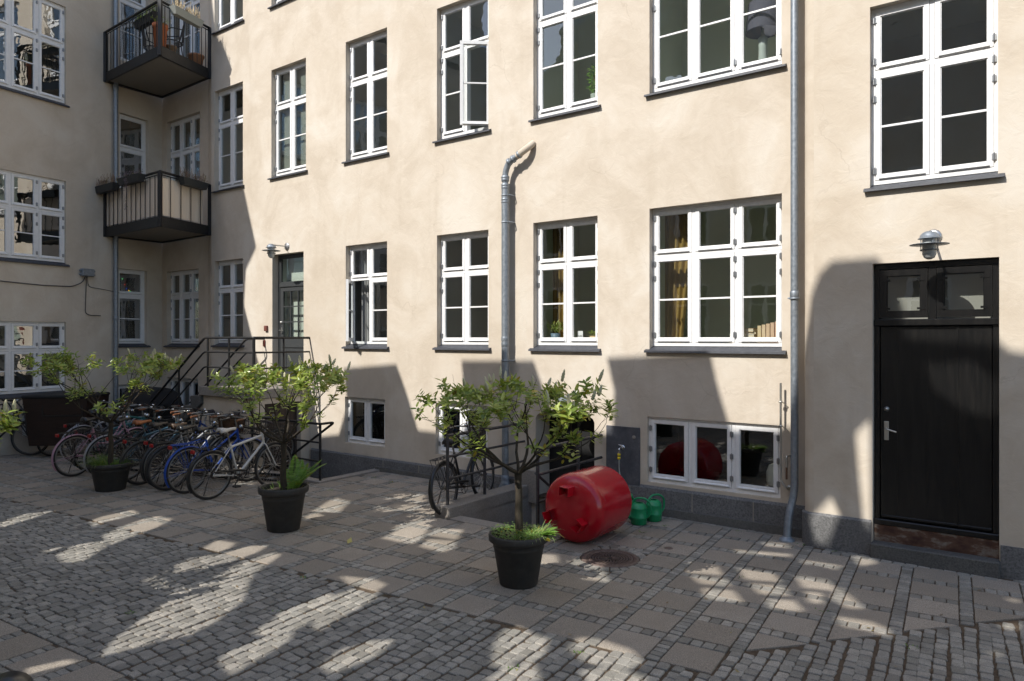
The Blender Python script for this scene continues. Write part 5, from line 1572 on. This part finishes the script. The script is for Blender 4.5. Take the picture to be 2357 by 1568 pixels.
            b.build("basket", M_BLK, bk)
    return bk
HD = math.atan2(.82, .58)
def bp(x, y): p = gp(x, y); return (p.x, p.y, 0)
WHT = (.62,.60,.56); BLU = (.01,.06,.32); PNK = (.42,.24,.30); SIL = (.3,.3,.32)
bicycle(bp(483, 1150), HD, "bicycle with white frame and pale saddle, rightmost of the row, nearest the middle pot", WHT, (.02,.02,.02), 'men', saddle=(.55,.52,.47), basket='wire', lean=.05, hb='flat', seat_h=1.02)
bicycle(bp(430, 1136), HD+.04, "bright blue bicycle with blue mudguards and rack, second from the right of the row", BLU, BLU, 'step', grip=(.16,.07,.03), basket='wire', lean=.04)
bicycle(bp(388, 1129), HD-.05, "black bicycle with white marks between the blue one and the silver rimmed one", (.02,.02,.025), (.02,.02,.02), 'men', rim=False, basket='wicker', grip=(.02,.02,.02), lean=.07)
bicycle(bp(374, 1121), HD+.07, "grey white bicycle with bright rims, fourth from the right of the row", (.45,.45,.44), (.03,.03,.03), 'step', saddle=(.10,.06,.035), lean=.03, grip=(.15,.06,.03))
bicycle(bp(325, 1116), HD+.02, "old dull black bicycle with brown sprung saddle right of the far pot", (.03,.03,.028), (.06,.055,.045), 'men', rim=False, saddle=(.06,.05,.04), lean=.07, grip=(.18,.07,.03))
bicycle(bp(288, 1108), HD-.02, "dark blue bicycle with tan leather saddle half hidden by the far pot", (.05,.12,.17), (.02,.02,.02), 'men', saddle=(.35,.12,.04), lean=.05, grip=(.22,.08,.03))
bicycle(bp(243, 1098), HD+.05, "black bicycle with silver mudguards directly behind the far pot", (.02,.02,.02), SIL, 'step', lean=.06, grip=(.02,.02,.02))
bicycle(bp(214, 1086), HD-.04, "teal bicycle with long blue top tube deep in the row", (.03,.13,.16), (.02,.02,.02), 'men', lean=.05, rim=True, grip=(.18,.07,.03))
bicycle(bp(170, 1097), HD+.10, "pink bicycle with pink mudguard, leftmost wheel of the row", PNK, PNK, 'curve', lean=.04, saddle=(.03,.03,.03))
bicycle(bp(186, 1066), HD-.03, "silver bicycle with chrome mudguard behind the pink one", SIL, SIL, 'men', lean=.06, hb='flat')
# bicycles facing the other way across the rack
for (x, y, dh, fc, fe, stl, sdl, bsk, lab) in (
    (640, 1078, .02, (.02,.02,.02), (.02,.02,.02), 'men', (.03,.03,.03), 'wire', "black bicycle facing the yard at the right end behind the blue one"),
    (560, 1070, -.06, (.02,.05,.2), (.02,.02,.02), 'step', (.05,.035,.03), None, "navy bicycle facing the yard behind the white one"),
    (500, 1060, .05, (.4,.4,.4), SIL, 'step', (.04,.03,.03), None, "silver step through bicycle facing the yard with wicker basket"),
    (440, 1052, -.03, (.02,.02,.02), (.02,.02,.02), 'men', (.07,.05,.035), None, "black bicycle facing the yard in the middle of the cluster"),
    (385, 1045, .06, (.03,.16,.15), (.03,.03,.03), 'men', (.03,.03,.03), None, "green teal bicycle facing the yard behind the old black one"),
    (325, 1036, .0, (.02,.02,.02), SIL, 'step', (.03,.03,.03), None, "black bicycle facing the yard at the far left of the cluster")):
    p = gp(x, y); bicycle((p.x, p.y, 0), HD+math.pi+dh, lab, fc, fe, stl, saddle=sdl, basket=bsk, lean=-.05, grip=(.10,.04,.025) if dh > .04 else (.02,.02,.02), hb='city' if dh >= 0 else 'flat', light=False)
bicycle(bp(1026, 1186), math.atan2(.92, .446), "lone black bicycle leaning on the railing beside the soil pipe", (.015,.015,.016), (.012,.012,.012), 'men', rim=False, lean=-.06, group=None, light=False)
p = gp(10, 1052); bicycle((p.x-.62, p.y-.1, 0), .25, "dark small framed bicycle cut by the left edge of the photo", (.02,.02,.02), (.02,.02,.02), 'step', rim=False, lean=.05, group=None, light=False)
bicycle((-2.03, 3.03, 0), R(-70), "black bicycle almost wholly below the frame, only its saddle peeking in at the lower left", (.02,.02,.02), (.02,.02,.02), 'men', group=None, seat_h=.955, rack=False, light=False)

# bike rack rail
b = MB()
a_, c_ = gp(300, 1085), gp(655, 1112)
rk = root("bicycle_rack", (a_.x, a_.y, 0), 0, "low steel rack rail on the paving under the row of bicycles", "bicycle rack")
dv = Vector((c_.x-a_.x, c_.y-a_.y, 0))
b.tube([Vector((0,0,.03)), dv+Vector((0,0,.03))], .02, 6); b.tube([Vector((.25,.35,.03)), dv+Vector((.25,.35,.03))], .02, 6)
b.build("rail", M_IRON, rk)
for k in range(9):
    q = dv*(k/8); b = MB(); b.tube([q+Vector((0,0,.03)), q+Vector((.12,.17,.26)), q+Vector((.25,.35,.03))], .009, 6); b.build("hoop", M_IRON, rk)

# cargo bike
cb = root("cargo_bicycle", (-8.9, 13.95, 0), R(4), "big dark brown box cargo bicycle standing against the left wing", "cargo bicycle")
M_BOX = mat("brown_plywood_box", (.035,.014,.010), .45, build=lambda t, bb: t.links.new(ramp(t, noise(t, coords(t, (1,1,8)), 5, 4), [(.35, (.014,.007,.005)), (.7, (.026,.012,.009))]), bb.inputs["Base Color"]))
b = MB(); b.add([(-.36,-.30,.24),(.66,-.30,.24),(.66,.45,.24),(-.36,.45,.24),(-.45,-.36,1.15),(.74,-.36,1.15),(.74,.5,1.15),(-.45,.5,1.15)], [(0,3,2,1),(4,5,6,7),(0,1,5,4),(1,2,6,5),(2,3,7,6),(3,0,4,7)]); b.build("box", M_BOX, cb)
b = MB(); b.bbox(-.47, -.38, 1.15, .76, .52, 1.21, .02); b.build("lid", flat("black_canvas_lid", (.012,.012,.012), .8), cb)
b = MB()
for (x0_, z0_, x1_, z1_) in ((-.1,.80,.65,.83),(-.1,1.09,.65,1.12),(-.1,.83,-.07,1.09),(.62,.83,.65,1.09)): b.box(x0_, -.352, z0_, x1_, -.33, z1_)
b.build("panel_trim", M_BLK, cb)
for (x, y) in ((-.1, -.05), (.45, -.05)):
    w = inst("wheel", ME_RIMB, cb, (x, y, .26)); w.scale = (.75, 1, .75); inst("tyre", ME_TYRE, w); inst("spokes", ME_SPOKE, w)
b = MB(); b.tube([(-.3, -.2, .26), (.6, -.2, .26)], .02, 6); b.tube([(.3, .1, .3), (.3, .1, .26)], .02, 6); b.build("chassis", M_BLK, cb)
b = MB(); b.tube(fillet([(-.78, -.42, .95), (-.72, -.42, 1.12), (-.55, -.42, 1.14), (-.36, -.44, .92), (-.34, -.4, .5)], .08, 5), .014, 8); b.tube(fillet([(-.60, -.30, .8), (-.72, -.3, 1.05), (-.78, -.42, 1.14)], .08, 5), .014, 8); b.build("handlebar", M_BLK, cb)
# second dark box trike with cover behind the cluster
cb2 = root("cargo_bicycle", tuple(mw(-9.0, .9, 0)), PHI_M, "black covered cargo bicycle behind the row, below the stair railing", "cargo bicycle")
b = MB(); b.add([(-.6,-.3,.35),(.55,-.3,.35),(.55,.35,.35),(-.6,.35,.35),(-.66,-.36,.9),(.62,-.36,.9),(.62,.4,.9),(-.66,.4,.9)], [(0,3,2,1),(4,5,6,7),(0,1,5,4),(1,2,6,5),(2,3,7,6),(3,0,4,7)]); b.build("box", flat("black_box_side", (.012,.012,.013), .5), cb2)
b = MB(); n = 8
vs = []
for k in range(n+1):
    a = math.pi*k/n
    for x in (-.66, .62): vs.append((x*(1-.1*math.sin(a)), -.36*math.cos(a)*1.0+.02, .9+.36*math.sin(a)))
b.add(vs, [(2*k, 2*k+1, 2*k+3, 2*k+2) for k in range(n)], True); b.add([vs[2*k] for k in range(n+1)], [tuple(range(n+1))]); b.add([vs[2*k+1] for k in range(n+1)], [tuple(range(n+1))[::-1]])
b.build("rain_cover", flat("black_rain_cover", (.012,.012,.014), .75), cb2)
for x in (-.3, .35):
    w = inst("wheel", ME_RIMB, cb2, (x, -.4, .26)); w.scale = (.75, 1, .75); inst("tyre", ME_TYRE, w)

# ------------------------------------------------------------------ balconies and what stands on them
def foliage(b, box, n, L, rg, w=.5, up=.4):
    for k in range(n):
        p = Vector((rg.uniform(box[0], box[1]), rg.uniform(box[2], box[3]), rg.uniform(box[4], box[5])))
        d = Vector((rg.uniform(-1,1), rg.uniform(-1,1), rg.uniform(-.4,1)+up)); leaf(b, p, d, Vector((0,0,1)), L*rg.uniform(.6,1.3), L*w, .3, rg)
def planter(A_, B_, z, label, plantm, seed, hang=False, stems=False, m=None):
    rg = random.Random(seed); d = (B_-A_); L = d.length; mid = (A_+B_)/2
    r_ = root("planter_box", (mid.x, mid.y, z), math.atan2(d.y, d.x), label, "planter", "planter boxes hung on the balcony rails")
    b = MB(); h = L/2
    b.add([(-h+.05,-.06,.02),(h-.05,-.06,.02),(h-.05,.06,.02),(-h+.05,.06,.02),(-h,-.085,.17),(h,-.085,.17),(h,.085,.17),(-h,.085,.17)], [(0,3,2,1),(4,5,6,7),(0,1,5,4),(1,2,6,5),(2,3,7,6),(3,0,4,7)])
    b.build("box", m or M_PLANTER, r_)
    g = MB()
    if stems:
        for k in range(60):
            x = rg.uniform(-h+.04, h-.04); y = rg.uniform(-.06,.06); g.tube([(x,y,.17),(x+rg.uniform(-.05,.05),y+rg.uniform(-.05,.05),.17+rg.uniform(.08,.25))], .004, 3, cap=False)
    foliage(g, (-h+.03,h-.03,-.09,.09,.18,.27), 150, .035, rg)
    if hang: foliage(g, (-.05,.05,-.14,-.10,-.55,.2), 90, .035, rg)
    g.build("plants", plantm, r_)
for zb, scr, lab in ((7.98, False, "upper black steel corner balcony with chairs and clay pots on it"), (4.55, True, "lower black steel corner balcony lined with a beige cloth screen")):
    bal, Lp, Fp, Rp, P = balcony(zb, lab, scr)
    outL = Vector((-(Fp-Lp).y, (Fp-Lp).x, 0)).normalized(); outL = outL if outL.dot(Fp-Cn) > 0 else -outL
    outR = Vector((-(Rp-Fp).y, (Rp-Fp).x, 0)).normalized(); outR = outR if outR.dot(Fp-Cn) > 0 else -outR
    if scr:
        planter(Lp.lerp(Fp, .0)+outL*.14, Lp.lerp(Fp, .34)+outL*.12, zb+.90, "dark planter box at the left end of the lower balcony rail", M_DRY, 1, stems=True)
        planter(Lp.lerp(Fp, .44)+outL*.14, Lp.lerp(Fp, .80)+outL*.12, zb+.93, "planter with mauve flowers and a trailing ivy on the lower balcony", leafmat("mauve_heather", (.10,.14,.05), (.22,.15,.20), (.3,.22,.28)), 2, hang=True)
        planter(Fp.lerp(Rp, .30)+outR*.12, Fp.lerp(Rp, .82)+outR*.12, zb+.90, "long dark planter with withered plants on the lower balcony's right side", M_DRY, 3, stems=True)
    else:
        planter(Lp.lerp(Fp, .48)-outL*.14, Lp.lerp(Fp, .84)-outL*.14, zb+.86, "green planter inside the left rail of the upper balcony", M_LEAF, 4, stems=True)
        planter(Fp.lerp(Rp, .12)+outR*.14, Fp.lerp(Rp, .70)+outR*.14, zb+.88, "weathered grey planter with dry grass on the upper balcony's right rail", flat("straw_grass", (.5,.4,.25), .9), 5, stems=True, m=flat("weathered_planter", (.25,.26,.23), .7))
        def clay(c, r_, h_, label, m=M_TERRA, pl=True, seed=1):
            q = root("clay_pot", (c.x, c.y, zb+.18), 0, label, "flower pot", "clay pots on the upper balcony")
            MB().lathe([(0,0),(r_*.75,0),(r_*.95,h_*.85),(r_*1.08,h_*.86),(r_*1.08,h_),(r_*.95,h_),(r_*.9,h_*.9),(0,h_*.9)], 20).build("pot", m, q)
            if pl:
                g = MB(); rg = random.Random(seed); foliage(g, (-r_,r_,-r_,r_,h_*.9,h_+.15), 60, .09, rg, .15); g.build("plant", M_LEAF, q)
        clay(Fp.lerp(Rp, .16)-outR*.22, .14, .55, "tall orange terracotta pot behind the front corner of the upper balcony", seed=3)
        clay(Fp.lerp(Rp, .34)-outR*.2, .12, .2, "small brown pot right of the tall terracotta one", flat("brown_clay", (.2,.14,.09), .8), False)
        clay(Fp.lerp(Rp, .86)-outR*.2, .16, .28, "wide terracotta pot at the right end of the upper balcony", flat("dusty_terracotta", (.35,.18,.10), .9), False)
        def chair(c, rz, label):
            q = root("wire_chair", (c.x, c.y, zb+.18), rz, label, "chair", "black wire chairs on the upper balcony")
            b = MB(); torus(b, .20, .012, 24, 6, Matrix.Translation((0,0,.45)) @ Matrix.Rotation(R(90), 4, 'X'))
            for k in range(-3, 4): b.tube([(k*.055, -math.sqrt(.04-(k*.055)**2), .45), (k*.055, math.sqrt(.04-(k*.055)**2), .45)], .005, 4)
            b.build("seat", M_BLK, q)
            b = MB(); b.tube(fillet([(-.19,.12,.45),(-.22,.2,.75),(-.12,.24,.95),(.12,.24,.95),(.22,.2,.75),(.19,.12,.45)], .12, 5), .012, 6)
            for k in range(-3, 4): b.tube([(k*.045,.19,.46),(k*.05,.235,.93)], .005, 4)
            b.build("backrest", M_BLK, q)
            for sx in (-1, 1):
                b = MB(); b.tube(fillet([(sx*.2,.16,.7),(sx*.27,-.05,.68),(sx*.24,-.16,.6),(sx*.18,-.1,.45)], .08, 4), .011, 6); b.build("armrest", M_BLK, q)
                for sy in (-1, 1):
                    b = MB(); b.tube([(sx*.14,sy*.14,.45),(sx*.19,sy*.2,0)], .011, 6); b.build("leg", M_BLK, q)
        chair(Lp.lerp(Fp, .45)-outL*.55, 2.2, "black wire chair on the left part of the upper balcony")
        chair(Fp.lerp(Rp, .6)-outR*.5, -1.0, "black round backed wire chair at the right of the upper balcony")

# ------------------------------------------------------------------ things seen through the windows
M_CURT = mat("mustard_curtain", (.25,.165,.04), .9)
def curtain(u0, u1, z0, z1, y, label, tie=0, m=M_CURT):
    b = MB(); n = 28; vs = []
    for j in range(9):
        z = z0+(z1-z0)*j/8; k_ = 1-tie*(1-j/8)
        for i in range(n+1):
            t_ = i/n; vs.append((u0+(u1-u0)*t_*k_, y+.035*math.sin(t_*26)*(.6+.4*k_), z))
    b.add(vs, [(j*(n+1)+i, j*(n+1)+i+1, (j+1)*(n+1)+i+1, (j+1)*(n+1)+i) for j in range(8) for i in range(n)], True)
    o = b.build("curtain", m); o.location = (*MAIN_O, 0); o.rotation_euler = (0, 0, PHI_M); tag(o, label, "curtain")
curtain(2.28, 2.72, 2.2, 4.0, .42, "mustard curtain at the left side of the lower three part window", .45)
curtain(3.86, 4.05, 2.2, 4.0, .42, "mustard curtain at the right side of the lower three part window")
curtain(.44, .74, 2.2, 4.0, .45, "mustard curtain in the lower window right of the soil pipe")
curtain(-3.72, -3.42, 2.2, 3.98, .34, "pale grey curtain behind the opened casement left of the soil pipe", m=flat("pale_grey_curtain", (.35,.35,.34), .9))
b = MB(); b.bbox(-5.94, .215, 5.56, -4.93, .222, 7.66, .001); o = b.build("roller_blind", flat("grey_green_blind", (.17,.19,.165), .9)); o.location = (*MAIN_O, 0); o.rotation_euler = (0, 0, PHI_M); tag(o, "grey green roller blind drawn down in the upper window above the landing door", "blind")
def wthing(name, u, y, z, label, cat): return root(name, tuple(mw(u, -y, z)), PHI_M, label, cat)
for (u0, u1, z0) in ((2.26, 3.94, 2.2), (.40, 1.46, 2.2), (.40, 1.46, 5.57), (2.26, 3.94, 5.57)):
    b = MB(); b.bbox(u0, .17, z0-.0, u1, .42, z0+.035, .006); b.build("window_board", M_WHITE, main_b)
q = wthing("potted_plant", .60, .28, 2.235, "leafy plant in a blue grey pot on the window board right of the soil pipe", "house plant")
b = MB(); b.lathe([(0,0),(.065,0),(.075,.14),(.07,.14),(0,.13)], 16); b.build("pot", flat("blue_grey_pot", (.12,.18,.24), .5), q)
g = MB(); foliage(g, (-.10,.10,-.08,.08,.14,.27), 90, .09, random.Random(8), .14, .7); g.build("plant", M_LEAF, q)
q = wthing("potted_plant", 1.27, .28, 2.235, "small green plant in a woven basket on the same window board", "house plant")
b = MB(); b.lathe([(0,0),(.065,0),(.085,.06),(.075,.10),(.07,.10),(0,.09)], 16); b.build("basket_pot", flat("straw_basket", (.5,.36,.2), .9), q)
g = MB(); foliage(g, (-.08,.08,-.06,.06,.10,.16), 110, .04, random.Random(9), .5, .5); g.build("plant", M_LEAF, q)
q = wthing("sign_card", 1.07, .205, 2.235, "small white card with a dark and red mark standing on the window board", "sign")
b = MB(); b.bbox(-.045, -.004, 0, .045, .004, .17, .002); b.build("card", flat("white_card", (.8,.8,.8), .5), q)
def text(s, size, loc, m, parent, rot=(R(90), 0, 0)):
    c = bpy.data.curves.new("lettering", 'FONT'); c.body = s; c.size = size; c.align_x = 'CENTER'; c.extrude = .0006; 
    o0 = bpy.data.objects.new("lettering", c); link(o0); bpy.context.view_layer.update()
    me = bpy.data.meshes.new_from_object(o0.evaluated_get(bpy.context.evaluated_depsgraph_get())); bpy.data.objects.remove(o0)
    me.materials.clear(); me.materials.append(m)
    o = bpy.data.objects.new("lettering", me); link(o, parent); o.location = loc; o.rotation_euler = rot; return o
text("G4S", .042, (0, -.0055, .085), flat("black_print", (.02,.02,.02), .5), q)
b = MB(); b.box(-.03, -.0055, .03, .03, -.0045, .042); b.build("red_mark", flat("red_print", (.6,.03,.03), .5), q)
rg = random.Random(4)
zz = 2.236
for k, (w_, h_, c_, l_) in enumerate(((.33,.04,(.55,.42,.25),"tan book at the bottom of the pile in the window"),(.33,.035,(.58,.46,.28),"tan book second from the bottom of the pile"),(.31,.04,(.75,.74,.72),"white book in the middle of the pile"),(.26,.025,(.5,.38,.22),"thin ochre book fourth in the pile"),(.25,.045,(.52,.37,.2),"ochre book on top of the pile"))):
    q = root("book", tuple(mw(3.42+rg.uniform(-.02,.02), -.30, zz)), PHI_M+rg.uniform(-.15,.15), l_, "book", "books on the window board")
    b = MB(); b.box(-w_/2, -.09, 0, w_/2, .09, .004); b.box(-w_/2, -.09, h_-.004, w_/2, .09, h_); b.build("cover", flat("book_cover", c_, .7), q)
    b = MB(); b.box(-w_/2+.004, -.086, .0042, w_/2-.004, .086, h_-.0042); b.build("pages", flat("book_pages", (.62,.55,.42), .9), q); zz += h_+.001
for k in range(5):
    x = 3.62+k*.052; h_ = .22+.012*k
    q = root("book", tuple(mw(x, -.30, 2.236)), PHI_M, "ochre upright book, number %s from the pile" % ("first","second","third","fourth","fifth")[k], "book", "books on the window board")
    q['label'] = ("upright ochre book touching the pile", "upright tan book second from the pile", "upright tan book in the middle of the standing ones", "upright pale book second from the curtain", "tallest upright book next to the curtain")[k]
    b = MB(); b.box(-.024, -.09, 0, .018, -.086, h_); b.box(-.024, -.086, 0, -.021, .08, h_); b.box(.015, -.086, 0, .018, .08, h_); b.build("cover", flat("book_cover", (.6,.47-.02*k,.28), .7), q)
    b = MB(); b.box(-.0205, -.085, .003, .0145, .078, h_-.004); b.build("pages", flat("book_pages", (.62,.55,.42), .9), q)
q = wthing("potted_plant", 1.25, .3, 5.605, "yellow green flowering plant behind the glass of the window above", "house plant")
b = MB(); b.lathe([(0,0),(.05,0),(.06,.2),(0,.19)], 14); b.build("vase", flat("glass_vase", (.3,.34,.3), .2), q)
g = MB(); foliage(g, (-.09,.09,-.07,.07,.22,.6), 160, .07, random.Random(3), .6, .3); g.build("plant", M_FERN, q)
q = wthing("table_lamp", 3.62, .34, 5.605, "table lamp with dark shade and ribbed glass foot in the upper three part window", "table lamp")
b = MB(); b.lathe([(0,0),(.07,0),(.07,.02),(.045,.04),(.055,.12),(.05,.3),(.06,.42),(.02,.46),(.015,.55),(0,.55)], 18); b.build("foot", flat("ribbed_glass", (.4,.45,.42), .12), q)
b = MB(); b.lathe([(.21,.5),(.17,.86),(.168,.86),(.208,.5)], 28, cap=False); b.build("lamp_shade", flat("dark_shade", (.05,.05,.07), .8), q)
q = wthing("globe_lamp", 3.72, .5, .43, "white round lamp glimpsed behind the right pane of the cellar window", "lamp")
b = MB(); b.lathe([(0,.02),(.09,.02),(.10,.08),(.10,.2),(.07,.28),(0,.31)], 20); b.build("globe", flat("white_globe", (.75,.76,.7), .4), q)
b = MB(); b.lathe([(0,-.12),(.08,-.12),(.08,-.10),(.03,-.08),(.03,.02)], 16); b.build("foot", M_STEEL, q)
# coloured fairy lights in the dark corner window
cols_ = [(.1,.8,.2),(1,.05,.03),(.05,.15,1),(1,.5,.05),(.1,.7,.2),(1,.45,.03)]
for k, (x, z) in enumerate(((-.63,3.68),(-.57,3.55),(-.53,3.46),(-.47,3.42),(-.44,3.40),(-.68,3.28))):
    m = bpy.data.materials.new("fairy_light"); m.use_nodes = True; bs = m.node_tree.nodes["Principled BSDF"]; bs.inputs["Emission Color"].default_value = (*cols_[k], 1); bs.inputs["Emission Strength"].default_value = .9; bs.inputs["Base Color"].default_value = (0,0,0,1)
    o = MB().lathe([(0,-.015),(.015,0),(0,.015)], 8).build("fairy_light", m); o.location = lw(x, -.35, z)
    tag(o, ("green fairy light highest in the dark corner window", "red fairy light below the top green one", "blue fairy light in the middle of the string", "orange fairy light right of the blue one", "lower green fairy light right of the orange one", "orange fairy light lowest and leftmost of the string")[k], "fairy light", "fairy lights in the corner window")

# ------------------------------------------------------------------ weeds and litter in the joints
rg = random.Random(77)
g = MB(); l_ = MB()
spots = [gp(x, y) for x, y in ((1845,1254),(2290,1290),(2252,1272),(1920,1268),(1180,1540),(700,1330),(1530,1210),(1700,1222),(900,1110),(1960,1262),(640,1405),(1330,1500),(2100,1490),(1705,1330),(1890,1405),(760,1128),(860,1100),(1480,1225),(420,1240),(300,1410))]
for P_ in spots:
    for k in range(rg.randint(8, 22)):
        p = P_+Vector((rg.uniform(-.04,.04), rg.uniform(-.03,.03), -.004)); d = Vector((rg.uniform(-1,1), rg.uniform(-1,1), rg.uniform(.1,.9)))
        L = rg.uniform(.012, .03); leaf(g, p, d, Vector((0,0,1)), L, L*.5, .3, rg)
tag(g.build("weeds", M_GRASS), kind='stuff')
for k in range(70):
    P_ = gp(rg.uniform(150, 2300), rg.uniform(1120, 1560)); u, dd_ = mframe(P_.x, P_.y)
    if dd_ < .2 or not free(P_.x, P_.y): continue
    d = Vector((rg.uniform(-1,1), rg.uniform(-1,1), .05)); L = rg.uniform(.02, .045)
    leaf(l_, Vector((P_.x, P_.y, .006)), d, Vector((0,0,1)), L, L*.5, -.3, rg)
tag(l_.build("leaf_litter", leafmat("dead_leaf", (.12,.07,.03), (.2,.13,.05), (.3,.22,.08), .1)), kind='stuff')
